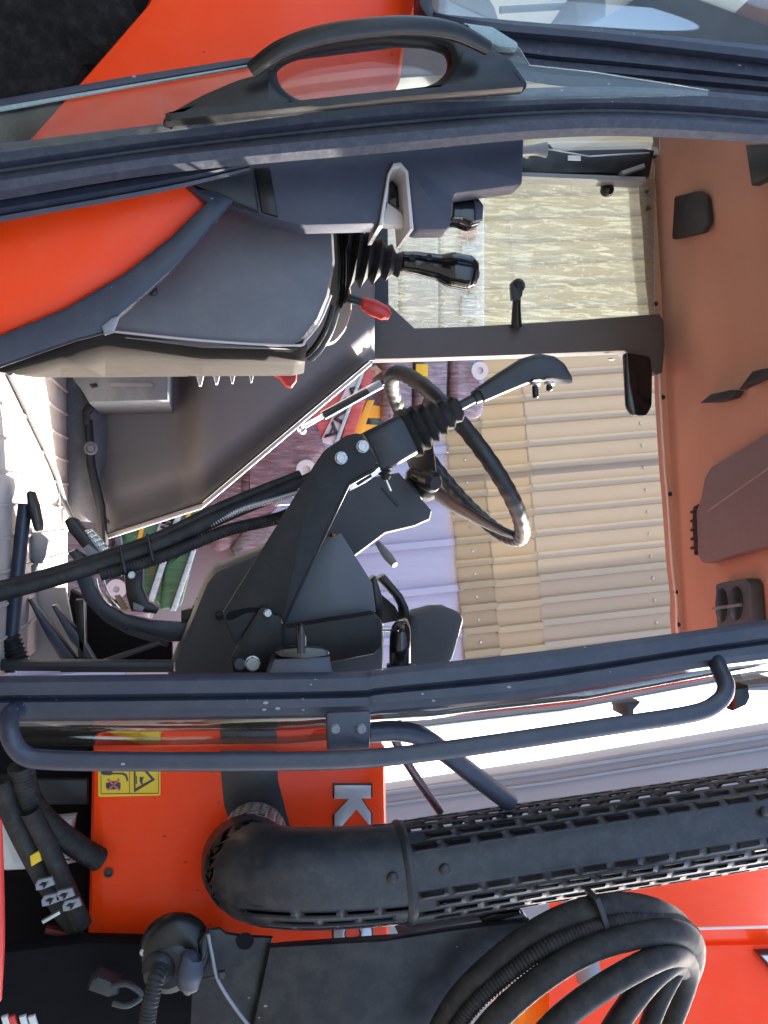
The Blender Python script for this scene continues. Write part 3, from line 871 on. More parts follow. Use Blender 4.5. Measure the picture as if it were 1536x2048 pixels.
strip('sunlit_sill_trim', (404, 1012), (742, 725), 2.62, 8, 0.16, SILL, ip)
strip('sill_seal', (214, 1068), (404, 1006), 2.615, 4, 0.02, RUBBER, ip)
strip('sill_seal', (404, 1004), (738, 722), 2.595, 4, 0.02, RUBBER, ip)
plate('floor_edge_seal', [(168, 840), (182, 838), (188, 930), (208, 1010), (214, 1090), (200, 1098), (192, 1020), (172, 930)], 2.60, 0.05, DARKP, ip, bev=0.01)
lathe('panel_grommet', P(182, 897, 2.58), (0, -1, 0), [(0, 0.017), (0.008, 0.017), (0.010, 0.012), (0.004, 0.008)], STEELG, ip, seg=18)
plate('panel_clip', [(167, 850), (164, 820), (172, 808), (188, 808), (186, 822), (178, 830), (180, 850)], 2.59, 0.02, DARKP, ip, bev=0.004)
bx = plate('step_box', [(160, 700), (338, 700), (338, 802), (178, 806), (160, 775), (146, 760), (140, 735)], 2.40, 0.30, SCUFF, T, bev=0.012)
plate('recess_slot', [(222, 764), (300, 764), (308, 768), (308, 773), (222, 773)], 2.396, 0.02, STEELG, bx, bev=0.002)
plate('punch_hole', [(178, 768), (192, 766), (196, 773), (184, 776)], 2.397, 0.02, BLACK, bx, bev=0.001)

# ---- floor
FZ = CAMZ - 0.36
fl = box('cab_floor', (-0.20, 2.19, FZ - 0.03), (1.0, 1.06, 0.06), DARKP, T, bev=0.006)
mesh_floor = []
fm = box('floor_mat', (-0.20, 2.16, FZ + 0.004), (0.98, 0.96, 0.012), MAT, T, bev=0.004)
for i in range(16):
    box('mat_rib', (-0.65 + i * 0.058, 2.16, FZ + 0.0115), (0.005, 0.94, 0.005), MAT, fm, bev=0.001, seg=1)
kk = mesh_obj('kick_board', [Vector((-0.70, 2.62, FZ)), Vector((-0.30, 2.62, FZ)), Vector((0.02, 2.66, FZ)), Vector((-0.70, 2.71, FZ + 0.10)), Vector((-0.30, 2.71, FZ + 0.10)), Vector((0.03, 2.71, FZ + 0.10))], [(0, 1, 4, 3), (1, 2, 5, 4)], SCUFF, T)
md = kk.modifiers.new('skin', 'SOLIDIFY'); md.thickness = 0.01
tube('floor_cable', [PZ(20, 745, FZ + 0.02), PZ(60, 830, FZ + 0.02), PZ(110, 940, FZ + 0.02), PZ(128, 1000, FZ + 0.02), PZ(145, 1040, FZ + 0.05)], 0.006, STEELG, T, seg=8)

# ---- pedals and foot levers
pd = tube('foot_pedal', [P(18, 1345, 1.85), P(26, 1250, 1.86), P(38, 1120, 1.88), P(50, 1010, 1.90)], 0.0125, FRAME, T)
plate('pedal_pad', [(52, 985), (60, 980), (70, 1010), (78, 1050), (76, 1064), (68, 1062), (60, 1035), (54, 1010)], 1.87, 0.06, BLACK, pd, bev=0.006, fil=0.004)
wp = plate('pale_pedal', [(60, 1064), (76, 1064), (98, 1082), (92, 1118), (82, 1130), (56, 1118), (54, 1100)], 2.10, 0.03, STEELG, T, bev=0.006, fil=0.006)
strip('pedal_arm', (72, 1122), (50, 1170), 2.11, 14, 0.02, STEELG, wp)
bk = plate('brake_pedal_arm', [(134, 1105), (150, 1098), (175, 1115), (182, 1140), (190, 1170), (212, 1205), (250, 1228), (300, 1240), (400, 1248), (400, 1284), (330, 1284), (262, 1272), (210, 1245), (170, 1205), (152, 1160), (146, 1120)], 1.98, 0.03, FRAME, T, bev=0.005)
plate('pedal_pad', [(128, 1042), (138, 1034), (150, 1040), (180, 1080), (204, 1112), (196, 1120), (168, 1100), (138, 1064)], 1.95, 0.07, BLACK, bk, bev=0.006, fil=0.003)
tread = plate('tread_plate', [(168, 1062), (178, 1058), (206, 1088), (228, 1112), (214, 1118), (190, 1104), (176, 1084)], 1.96, 0.05, PERF, bk, bev=0.004)
for i in range(6):
    for j in range(3):
        c = P(176 + i * 7.5 + j * 4, 1066 + i * 8.5 - j * 2, 1.957)
        lathe('tread_stud', c, (0, -1, 0), [(0, 0.003), (0.003, 0.003), (0.004, 0.0015)], CHROME, bk, seg=6)
plate('pad_edge', [(164, 1098), (176, 1088), (202, 1108), (186, 1120)], 1.94, 0.05, STEELG, bk, bev=0.003)
tube('arm_spring', [P(192, 1158, 1.975), P(200, 1185, 1.972), P(224, 1212, 1.972)], 0.0025, CHROME, bk, seg=6)
tube('arm_spring', [P(206, 1160, 1.975), P(220, 1192, 1.972), P(240, 1216, 1.972)], 0.0025, CHROME, bk, seg=6)
plate('arm_wear_plate', [(228, 1192), (238, 1190), (256, 1216), (250, 1222), (238, 1212)], 1.97, 0.02, WOOD, bk, bev=0.003)
brk = plate('link_bracket', [(248, 1150), (285, 1140), (284, 1175), (296, 1205), (310, 1210), (318, 1218), (312, 1228), (262, 1222), (252, 1190)], 1.90, 0.05, BLACK, T, bev=0.004)
plate('bracket_face', [(266, 1204), (290, 1214), (284, 1224), (266, 1220)], 1.895, 0.01, STEELG, brk, bev=0.002)
for pts, mt in (([(55, 1200), (62, 1198), (110, 1262), (160, 1332), (128, 1332), (90, 1270)], FRAME), ([(102, 1212), (110, 1210), (158, 1268), (192, 1326), (186, 1330), (140, 1282)], FRAME), ([(150, 1200), (168, 1200), (172, 1330), (156, 1330)], BLACK)):
    plate('floor_brace', pts, 2.05, 0.04, mt, T, bev=0.004)
plate('brace_plate', [(40, 1175), (130, 1175), (150, 1270), (165, 1335), (60, 1335)], 2.18, 0.02, GREYB, T, bev=0.004)
plate('pedal_box_wall', [(140, 1180), (200, 1215), (260, 1250), (345, 1262), (345, 1345), (120, 1345)], 2.25, 0.05, ENGINE, T, bev=0.004)
tube('return_spring', [P(18, 1275, 1.85), P(40, 1330, 1.85)], 0.016, RUBBER, T, ribs=0.25, pitch=0.008)
strip('pedal_shaft', (-60, 1332), (350, 1334), 1.80, 22, 0.03, DARKP, T, bev=0.008)
tube('link_rod', [P(195, 1328, 1.88), P(320, 1285, 1.90)], 0.005, DARKP, T)
tube('link_rod', [P(255, 1262, 1.95), P(335, 1288, 1.92)], 0.006, DARKP, T)
strip('floor_plate_white', (302, 1284), (318, 1330), 2.32, 16, 0.01, TANKW, T)

# ---- cables running across to the joystick
cb = tube('control_cable', [P(-30, 1196, 1.66), P(120, 1155, 1.67), P(300, 1096, 1.69), P(450, 1030, 1.71), P(560, 985, 1.73), P(640, 950, 1.76)], 0.0125, HOSE, T)
tube('cable_strand', [P(-30, 1180, 1.67), P(120, 1140, 1.68), P(300, 1080, 1.70), P(450, 1010, 1.72), P(600, 950, 1.75)], 0.009, HOSE, cb)
tube('cable_strand', [P(200, 1150, 1.67), P(320, 1115, 1.68), P(450, 1062, 1.71), P(560, 1035, 1.76), P(620, 1005, 1.80)], 0.0095, HOSE, cb, ribs=0.14, pitch=0.005)
tube('wire_sheath', [P(420, 1050, 1.70), P(480, 1020, 1.705), P(540, 1002, 1.71), P(600, 985, 1.73)], 0.0045, ZINC, cb, ribs=0.3, pitch=0.004, seg=10)
for (xx, yy) in ((245, 1120), (300, 1096)):
    tube('cable_tie', [P(xx - 5, yy - 26, 1.66), P(xx, yy, 1.652), P(xx + 8, yy + 30, 1.66), P(xx + 4, yy + 8, 1.70), P(xx - 5, yy - 26, 1.66)], 0.003, BLACK, cb, seg=6)
bolt('tie_screw', 263, 1150, 1.66, 0.006, ZINC, cb, h=0.006)

gs = tube('gas_strut', [P(646, 832, 2.66), P(736, 782, 2.68)], 0.0125, BLACK, T, smooth=False)
tube('strut_rod', [P(602, 857, 2.65), P(648, 831, 2.66)], 0.006, CHROME, gs, smooth=False)
lathe('strut_end', P(604, 860, 2.64), (0.2, -1, 0.1), [(-0.01, 0.006), (-0.004, 0.011), (0.006, 0.011), (0.012, 0.005)], CHROME, gs, seg=14)
tube('strut_sleeve', [P(734, 783, 2.68), P(762, 768, 2.68)], 0.0128, STEELG, gs, smooth=False)
tube('strut_head', [P(762, 768, 2.68), P(782, 757, 2.68)], 0.007, BLACK, gs, smooth=False)
# ---- far pillar, far quarter window
fp = plate('far_pillar', [(742, 640), (752, 612), (776, 606), (830, 656), (950, 652), (1150, 640), (1320, 627), (1328, 640), (1331, 690), (1326, 745), (1312, 750), (1250, 702), (1000, 712), (800, 718), (750, 719), (742, 700)], 2.70, 0.07, PILLAR, T, bev=0.006)
for xx in (852, 1222):
    lathe('pillar_plug', P(xx, 717, 2.735), (1, 0, 0), [(0, 0.010), (0.003, 0.010), (0.005, 0.004)], STEELG, fp, seg=12)
wq = plate('far_quarter_window', [(738, 430), (776, 430), (778, 610), (832, 658), (740, 720), (735, 620)], 2.74, 0.04, DARKP, T, bev=0.006)
plate('glass_pane', [(745, 330), (1310, 330), (1310, 660), (745, 660)], 2.765, 0.006, DIRTYG, wq, bev=0.001)
hk = tube('window_catch', [P(1033, 655, 2.69), P(1033, 612, 2.68), P(1035, 575, 2.67)], [0.016, 0.012, 0.011], BLACK, T)
lathe('catch_knob', P(1035, 572, 2.66), (0, -1, 0.1), [(-0.02, 0.012), (-0.012, 0.019), (0.01, 0.019), (0.018, 0.010)], BLACK, hk, seg=16)
plate('catch_pad', [(1024, 568), (1048, 570), (1046, 590), (1040, 600), (1026, 598)], 2.645, 0.03, DARKP, hk, bev=0.006)
hk2 = tube('coat_hook', [P(1216, 330, 2.66), P(1217, 366, 2.66)], [0.018, 0.009], BLACK, T)
lathe('hook_ball', P(1214, 380, 2.66), (0, -1, 0), [(-0.018, 0.006), (-0.012, 0.016), (0, 0.020), (0.012, 0.016), (0.018, 0.006)], BLACK, hk2, seg=18)

# ---- rear-left corner frame
rc = plate('rear_corner_frame', [(1040, 310), (1060, 318), (1080, 285), (1100, 287), (1110, 300), (1290, 296), (1310, 300), (1300, 352), (1200, 346), (1040, 346)], 2.62, 0.08, BLACK, T, bev=0.006)
strip('frame_lip', (1035, 348), (1292, 358), 2.60, 9, 0.06, STEELG, rc)
tube('latch_handle', [P(1040, 303, 2.50), P(1070, 300, 2.50), P(1092, 300, 2.50)], [0.012, 0.014, 0.020], STEELG, rc, seg=14)
strip('latch_rod', (1096, 298), (1180, 312), 2.56, 3, 0.006, ZINC, rc)
strip('latch_rod', (1180, 312), (1300, 305), 2.56, 3, 0.006, ZINC, rc)
strip('paper_tag', (1136, 315), (1162, 316), 2.54, 10, 0.004, TANKW, rc)
strip('frame_glint', (1245, 345), (1290, 330), 2.59, 8, 0.03, STEELG, rc)
plate('rear_glass', [(1045, 255), (1320, 255), (1320, 310), (1045, 318)], 2.68, 0.006, CLEAR, rc, bev=0.001)

# ---- driver's seat behind the rear pillar
SEATM = material('grey_seat_cloth', (0.20, 0.19, 0.19), 0.85, var=0.1, bump=0.2, bscale=300)
se = plate('seat', [(420, -60), (900, -60), (1000, -20), (1020, 90), (980, 150), (440, 190)], 1.98, 0.50, SEATM, T, bev=0.06, fil=0.05)
plate('headrest', [(1155, -40), (1205, -45), (1222, 0), (1215, 50), (1160, 55), (1145, 10)], 2.10, 0.26, SEATM, se, bev=0.04, fil=0.03)
tube('headrest_post', [P(1000, 20, 2.2), P(1170, 10, 2.2)], 0.008, STEELG, se)
tube('window_stay', [P(1290, 150, 2.6), P(1350, 60, 2.6), P(1400, -20, 2.6)], 0.012, STEELG, T)

# ---- headliner
CZ = P(1322, 800, 2.8).z
lin = plate('headliner', [(1322, 190), (1318, 275), (1300, 330), (1289, 362), (1291, 395), (1296, 440), (1303, 560), (1312, 640), (1320, 745), (1322, 800), (1330, 930), (1336, 1000), (1345, 1130), (1353, 1200), (1352, 1240), (1358, 1295), (1520, 1295), (1520, 190)], 2.79, 0.05, LINER, T, bev=0.010)
cm = []
def ceil_pt(x, y): return PZ(x, y, CZ + 0.004)
rows = []
V, Fc = [], []
ys_ = [150 + 24 * i for i in range(49)]
NLX = 34
for j, yv in enumerate(ys_):
    x_far = 1322 + (yv - 800) * 0.055
    pf = P(x_far, yv, 2.79)
    for i in range(NLX):
        t = i / (NLX - 1)
        Yv = 2.79 - t * 1.28
        def bl(v): v = max(0.0, min(1.0, v)); return v * v * (3 - 2 * v)
        zz = pf.z + 0.02 + 0.05 * math.sin(min(1, t * 9) * math.pi / 2) + 0.006 * math.sin(yv * 0.006 + 1.0) * math.sin(t * 5)
        zz += 0.045 * bl((t - 0.10) / 0.06) * bl((0.42 - t) / 0.08) * bl((800 - yv) / 60) * bl((yv - 480) / 60)      # overhead tray
        V.append(Vector((pf.x * (1 - 0.42 * t) if pf.x > 0 else pf.x, Yv, zz)))
n = NLX
for j in range(len(ys_) - 1):
    for i in range(n - 1):
        Fc.append((j * n + i, j * n + i + 1, (j + 1) * n + i + 1, (j + 1) * n + i))
tube('liner_edge', [P(a, b, 2.77) for a, b in ((1303, 640), (1318, 748), (1321, 800), (1329, 930), (1335, 1000), (1344, 1130), (1352, 1200), (1353, 1250), (1356, 1290))], 0.0035, SILL, lin, seg=8)
rf = mesh_obj('roof_lining', V, Fc, LINER, T, angle=60)
md = rf.modifiers.new('pad', 'SOLIDIFY'); md.thickness = 0.03; md.offset = 1
zl = CZ + 0.055
def on_ceiling(name, pts, mat, parent, drop=0.02, thick=0.04, bev=0.006, fil=0.0, z=None):
    z = zl if z is None else z
    z += (sum(p[1] for p in pts) / len(pts) - 800) * 9e-5
    w = [PZ(a, b, z) for a, b in pts]
    q = [(v.x, v.y) for v in w]
    if fil: q = fillet(q, fil)
    me = outline_mesh(name, [q], thick, bev)
    for v in me.vertices: v.co = (v.co.x, v.co.y, z - drop + thick / 2 + v.co.z)
    finish(me, mat)
    return link(bpy.data.objects.new(name, me), parent)
sp_ = on_ceiling('speaker', [(1332, 402), (1350, 394), (1402, 382), (1418, 392), (1423, 445), (1412, 466), (1352, 480), (1338, 470)], DARKP, rf, fil=0.012, drop=0.012, thick=0.02)
fp_ = on_ceiling('ceiling_flap', [(1428, 955), (1440, 935), (1600, 838), (1600, 1075), (1424, 1127), (1414, 1110), (1411, 1020), (1420, 1000)], FLAP, rf, drop=0.03, thick=0.04, fil=0.01)
strip_w = [PZ(1415, 1022, zl - 0.032), PZ(1475, 980, zl - 0.033), PZ(1560, 920, zl - 0.033)]
tube('flap_cord', strip_w, 0.0018, BROWNTAG, fp_, seg=6)
vt = on_ceiling('air_slot', [(1388, 1014), (1402, 1008), (1408, 1100), (1395, 1111)], BLACK, rf, drop=0.012, thick=0.018, fil=0.004)
for k in range(5):
    y0 = 1022 + k * 18
    on_ceiling('slot_divider', [(1390, y0), (1404, y0 - 4), (1405, y0 + 1), (1391, y0 + 5)], DARKP, vt, drop=0.016, thick=0.02, bev=0.001)
GREYV = material('vent_grey', (0.060, 0.064, 0.074), 0.5, var=0.1)
ve = on_ceiling('twin_vent', [(1450, 1168), (1465, 1164), (1512, 1156), (1520, 1166), (1526, 1300), (1454, 1300)], GREYV, rf, drop=0.03, thick=0.04, fil=0.008)
for (xa, xb, yc) in ((1452, 1476, 1210), (1480, 1507, 1206)):
    c = [( (xa + xb) / 2 + math.cos(a) * (xb - xa) / 2, yc + math.sin(a) * 34) for a in [2 * math.pi * k / 20 for k in range(20)]]
    on_ceiling('vent_mouth', c, BLACK, ve, drop=0.034, thick=0.02, bev=0.003)
    on_ceiling('vent_bar', [(xa - 2, yc + 4), (xb, yc), (xb, yc + 6), (xa - 2, yc + 10)], STEELG, ve, drop=0.040, thick=0.02, bev=0.002)
on_ceiling('lamp_lens', [(1504, 290), (1600, 290), (1600, 330), (1516, 372)], DARKP, rf, drop=0.02, thick=0.03)
on_ceiling('map_clip', [(1418, 806), (1440, 788), (1480, 780), (1492, 782), (1482, 796), (1450, 805)], DARKP, rf, drop=0.03, thick=0.03)
on_ceiling('map_clip', [(1496, 780), (1525, 742), (1560, 735), (1560, 750)], DARKP, rf, drop=0.03, thick=0.03)
for (xx, yy) in ((1308, 313), (1292, 385), (1295, 418), (1311, 608), (1325, 795), (1339, 988), (1351, 1184), (1356, 1249)):
    lathe('liner_button', P(xx, yy, 2.775), (0, -1, -0.2), [(0, 0.007), (0.006, 0.007), (0.009, 0.003)], BLACK, lin, seg=10)
mi = plate('black_visor', [(1250, 704), (1302, 712), (1306, 745), (1305, 812), (1294, 832), (1268, 832), (1256, 815), (1253, 760)], 2.66, 0.025, GLOSS, T, bev=0.006, fil=0.012)
# roof slab over everything keeps the sky out
box('roof_shell', (-0.42, 2.12, CZ + 0.20), (1.15, 1.50, 0.10), ORANGE, T, bev=0.03)

# ---- steering wheel and column
C = P(910, 915, 2.10)
e1 = Vector((0.797, 0, 0.604)); e2 = Vector((0, 1, 0)); nn = Vector((-0.604, 0, 0.797))
RW = 0.222
V, Fc = [], []
NS, NR = 160, 14
for i in range(NS):
    a = 2 * math.pi * i / NS
    d = e1 * math.cos(a) + e2 * math.sin(a)
    bump = 0.0014 * math.cos(a * 44)
    for k in range(NR):
        b = 2 * math.pi * k / NR
        inner = max(0, -math.cos(b)) 
        r = 0.0165 + bump * (0.4 + inner)
        V.append(C + d * (RW + math.cos(b) * r) + nn * math.sin(b) * r)
for i in range(NS):
    for k in range(NR):
        i2, k2 = (i + 1) % NS, (k + 1) % NR
        Fc.append((i * NR + k, i2 * NR + k, i2 * NR + k2, i * NR + k2))
WHEELM = material('wheel_rubber', (0.009, 0.009, 0.010), 0.45, var=0.2, bump=0.1, bscale=300, dust=0.04)
sw_ = mesh_obj('steering_wheel', V, Fc, WHEELM, T, angle=60)
hub = C - nn * 0.085
lathe('wheel_hub', hub - nn * 0.03, nn, [(0, 0.030), (0.01, 0.040), (0.045, 0.046), (0.055, 0.03)], BLACK, sw_, seg=24)
for a in (R(-12), R(228), R(108)):
    d = e1 * math.cos(a) + e2 * math.sin(a)
    s = nn.cross(d)
    rings = []
    for t, w, th in ((0.03, 0.055, 0.012), (0.08, 0.050, 0.011), (0.14, 0.030, 0.010), (0.19, 0.018, 0.010), (RW, 0.014, 0.010)):
        u = t / RW
        c = hub + d * t + nn * (0.085 * (u ** 1.6))
        rings.append([c + s * w * math.cos(q) + nn * th * math.sin(q) for q in [2 * math.pi * k / 12 for k in range(12)]])
    loft('wheel_spoke', rings, WHEELM, sw_, angle=60)
col_ = lathe('steering_column', hub - nn * 0.30, nn, [(0, 0.035), (0.18, 0.034), (0.27, 0.030), (0.28, 0.024)], DARKP, T, seg=24)
kb = lathe('column_knob', P(830, 950, 1.96), Vector((0.25, -0.8, 0.4)), [(0, 0.010), (0.03, 0.012), (0.035, 0.020), (0.06, 0.021), (0.068, 0.014)], BLACK, T, seg=20)
cc = plate('column_cover', [(640, 985), (700, 962), (800, 945), (866, 1022), (862, 1040), (830, 1054), (772, 1068), (700, 1122), (640, 1090)], 1.99, 0.19, GREYP, T, bev=0.012)
tube('indicator_stalk', [P(755, 1085, 2.10), P(775, 1112, 2.08), P(790, 1130, 2.06)], [0.006, 0.010, 0.007], CHROME if False else STEELG, T, seg=12)
plate('warning_lamp', [(664, 1068), (672, 1068), (686, 1082), (684, 1092), (676, 1090)], 1.97, 0.03, material('amber_lens', (0.7, 0.16, 0.02), 0.2, var=0.1), T, bev=0.004)
plate('cover_shadow_line', [(762, 975), (768, 975), (800, 1010), (795, 1014)], 1.987, 0.01, DARKP, cc, bev=0.001)

# ---- dashboard side cover
dc = plate('dash_cover', [(335, 1352), (370, 1262), (410, 1165), (430, 1140), (500, 1112), (620, 1062), (680, 1080), (748, 1172), (770, 1240), (770, 1352)], 1.93, 0.24, GREYP, T, bev=0.018)
lathe('cover_bolt', P(440, 1230, 1.925), (0, -1, 0), [(0, 0.009), (0.01, 0.009), (0.012, 0.006)], BLACK, dc, seg=12)
for xx, yy in ((362, 1222), (384, 1212), (392, 1196)):
    plate('cover_tab', [(xx, yy), (xx + 26, yy - 6), (xx + 26, yy + 30), (xx, yy + 40)], 2.00, 0.05, BLACK, dc, bev=0.004)
dw = plate('dash_wing', [(822, 1232), (832, 1224), (850, 1220), (870, 1214), (905, 1218), (925, 1228), (931, 1240), (924, 1265), (905, 1332), (830, 1345), (800, 1345)], 1.92, 0.07, GREYP, T, bev=0.016, fil=0.020)
WARM = material('wing_back_trim', (0.20, 0.12, 0.10), 0.6)
plate('wing_back', [(812, 1226), (830, 1226), (860, 1214), (890, 1212), (900, 1219), (860, 1226), (835, 1240)], 1.97, 0.04, WARM, dw, bev=0.004)
frm = plate('dash_bracket', [(756, 1158), (772, 1150), (806, 1190), (818, 1215), (822, 1246), (808, 1250), (804, 1215), (794, 1198), (770, 1172)], 1.88, 0.05, BLACK, T, bev=0.004)
plate('bracket_post', [(742, 1160), (752, 1152), (764, 1190), (766, 1245), (752, 1245)], 1.87, 0.05, BLACK, frm, bev=0.004)
plate('bracket_web', [(760, 1186), (790, 1212), (806, 1240), (764, 1248)], 1.94, 0.02, GREYP, frm, bev=0.003)
tube('elbow_pipe', [P(800, 1335, 1.70), P(800, 1290, 1.70), P(802, 1262, 1.72), P(806, 1248, 1.76)], [0.0185, 0.0185, 0.018, 0.012], GLOSS, T)
lathe('pipe_collar', P(802, 1328, 1.70), (1, 0, 0), [(0, 0.025), (0.012, 0.026), (0.02, 0.020)], FRAME, T, seg=18)
tube('pivot_pin', [P(764, 1258, 1.72), P(782, 1258, 1.72)], 0.0045, ZINC, T, seg=10)

# ---- joystick stand
js = plate('joystick_stand', [(444, 1228), (632, 925), (650, 900), (690, 872), (712, 866), (722, 868), (756, 925), (740, 938), (694, 966), (566, 1246), (562, 1232), (528, 1225), (500, 1256), (470, 1290)], 1.62, 0.008, STAND, T, bev=0.0015, fil=0.004)
plate('stand_flange', [(694, 964), (742, 938), (756, 928), (759, 934), (745, 946), (700, 972), (640, 1098), (569, 1252), (564, 1248)], 1.624, 0.05, STAND, js, bev=0.002)
plate('stand_web', [(566, 1246), (628, 1115), (660, 1075), (682, 1066), (744, 1165), (752, 1224), (650, 1240), (576, 1254)], 1.70, 0.01, material('lit_web_paint', (0.055, 0.060, 0.068), 0.5, var=0.08), js, bev=0.002)  # paler bluish copy of the stand paint: light on this plate is coloured in
plate('stand_base', [(562, 1248), (576, 1254), (650, 1241), (750, 1226), (764, 1240), (764, 1296), (750, 1310), (690, 1322), (562, 1345), (520, 1345)], 1.66, 0.16, STAND, js, bev=0.010)
plate('tilt_plate', [(520, 1215), (530, 1213), (542, 1226), (562, 1235), (566, 1300), (560, 1345), (466, 1345), (462, 1318), (470, 1300)], 1.612, 0.008, STAND, js, bev=0.0015, fil=0.004)
plate('slot_hole', [(452, 1232), (458, 1224), (490, 1216), (528, 1215), (526, 1222), (492, 1226), (464, 1240), (454, 1240)], 1.6185, 0.004, ENGINE, js, bev=0.0005)
lathe('pivot_hole', P(480, 1328, 1.611), (0, -1, 0), [(0, 0.009), (0.0008, 0.009)], GREYP, js, seg=18)
for (xx, yy, r, Yb) in ((682, 916, 0.0105, 1.62), (725, 893, 0.0105, 1.62), (535, 1226, 0.0065, 1.612), (505, 1327, 0.0125, 1.612)):
    bolt('hex_bolt', xx, yy, Yb, r, ZINC, js, h=0.010)
# joystick body, square boot, shaft, grip
ax_ = (P(920, 818, 1.70) - P(745, 905, 1.70)).normalized()
axn = Vector((ax_.z, 0, -ax_.x))
def sqring(c, half_w, half_d, n=5):
    """rounded square ring across the joystick axis"""
    pts = fillet([(-half_w, -half_d), (half_w, -half_d), (half_w, half_d), (-half_w, half_d)], min(half_w, half_d) * 0.45)
    return [c + axn * a + Vector((0, 1, 0)) * b for a, b in pts]
J0, J1 = P(740, 908, 1.69), P(808, 872, 1.69)
loft('stick_body', [sqring(J0, 0.036, 0.040), sqring(J0 + (J1 - J0) * 0.05, 0.038, 0.042), sqring(J1, 0.037, 0.042), sqring(J1 + ax_ * 0.003, 0.035, 0.040)], DARKP, js)
J2 = P(918, 815, 1.69)
rings = []
nb = 6
for i in range(nb * 4 + 1):
    t = i / (nb * 4)
    w = 0.041 * (1 - t) + 0.019 * t
    w *= 1 + 0.13 * math.cos(2 * math.pi * i / 4 + math.pi)
    rings.append(sqring(J1 + (J2 - J1) * t, w, w * 1.05))
loft('stick_boot', rings, RUBBER, js, angle=50)
tube('stick_shaft', [P(905, 820, 1.69), P(965, 788, 1.69)], 0.0085, DARKP, js)
lathe('shaft_collar', P(948, 796, 1.69), ax_, [(0, 0.012), (0.012, 0.013), (0.014, 0.011)], RUBBER, js, seg=16)
gr = []
for (px, py, w, d) in ((957, 791, 0.010, 0.012), (960, 790, 0.014, 0.016), (1000, 768, 0.0185, 0.019), (1050, 742, 0.023, 0.022), (1085, 735, 0.026, 0.024), (1115, 740, 0.0255, 0.024), (1130, 747, 0.020, 0.020), (1137, 752, 0.010, 0.012)):
    gr.append([P(px, py, 1.69) + (axn * (a) + Vector((0, 1, 0)) * b) for a, b in fillet([(-w, -d), (w, -d), (w, d), (-w, d)], min(w, d) * 0.7)])
loft('stick_grip', gr, DARKP, js, angle=50)
for (px, py, L) in ((1070, 766, 0.022), (1098, 765, 0.010)):
    lathe('button_collar', P(px, py, 1.675), (0.97, -0.2, -0.02), [(0, 0.009), (0.004, 0.009), (0.006, 0.006)], ZINC, js, seg=12)
    lathe('grip_button', P(px, py + 4, 1.675), (0.97, -0.2, -0.02), [(0, 0.0055), (L, 0.0055), (L + 0.002, 0.003)], BLACK, js, seg=12)
plate('switch_plate', [(696, 968), (750, 938), (768, 930), (770, 938), (730, 966), (700, 982)], 1.655, 0.03, CHROME, js, bev=0.002)
plate('switch_gap', [(712, 966), (742, 948), (745, 953), (716, 972)], 1.652, 0.01, BLACK, js, bev=0.001)
tg = Vector((0.9, -0.1, 0.16))
lathe('toggle_boot', P(768, 935, 1.665), tg, [(0, 0.012), (0.004, 0.014), (0.007, 0.010), (0.010, 0.012), (0.013, 0.008), (0.017, 0.009), (0.022, 0.005)], RUBBER, js, seg=16)
tube('toggle_lever', [P(772, 958, 1.662), P(782, 982, 1.66)], [0.0016, 0.0022], CHROME, js, seg=8)

# ---- door latch striker in front of the stand
lt = plate('striker_base', [(548, 1318), (660, 1312), (664, 1340), (674, 1352), (536, 1352)], 1.53, 0.06, FRAME, T, bev=0.004)
plate('striker_plate', [(548, 1304), (565, 1298), (605, 1294), (645, 1297), (661, 1303), (655, 1312), (605, 1318), (560, 1314)], 1.525, 0.05, GLOSS, lt, bev=0.006, fil=0.004)
tube('striker_pin', [P(602, 1306, 1.53), P(602, 1262, 1.53), P(598, 1254, 1.54)], [0.008, 0.008, 0.006], GLOSS, lt)

# ---- front pillar of the door opening
fpil = band('front_pillar', [(-120, 1356, 1450), (0, 1352, 1444), (350, 1348, 1440), (700, 1343, 1434), (768, 1336, 1426), (1068, 1304, 1399), (1368, 1264, 1346), (1536, 1239, 1324), (1700, 1216, 1300)],
     [(0, 0.0), (0.04, 0.008), (0.12, 0.014), (0.38, 0.016), (0.46, 0.008), (0.50, 0.004), (0.55, 0.012), (0.72, 0.017), (0.90, 0.012), (1, 0.0)], 1.53, 0.06, FRAME, T)
# ---- windscreen side glass, bending forward away from the pillar
def screen(pts, name='windscreen'):
    V = []
    for (x, y, s0, s1) in pts:
        a = P(x, y, 1.575)
        for s in (s0, s1):
            V.append(a + Vector((0.38, 0.925, 0)) * s)
    Fc = [(2 * i, 2 * i + 1, 2 * i + 3, 2 * i + 2) for i in range(len(pts) - 1)]
    o = mesh_obj(name, V, Fc, WSCREEN, T)
    md = o.modifiers.new('glass', 'SOLIDIFY'); md.thickness = 0.005; md.offset = 0
    return o
screen([(-100, 1432, 0.0, 0.26), (300, 1430, 0.0, 0.26), (600, 1428, 0.0, 0.26), (880, 1412, 0.0, 0.22), (1200, 1378, 0, 0.20), (1500, 1322, 0, 0.2), (1700, 1290, 0, 0.2)])

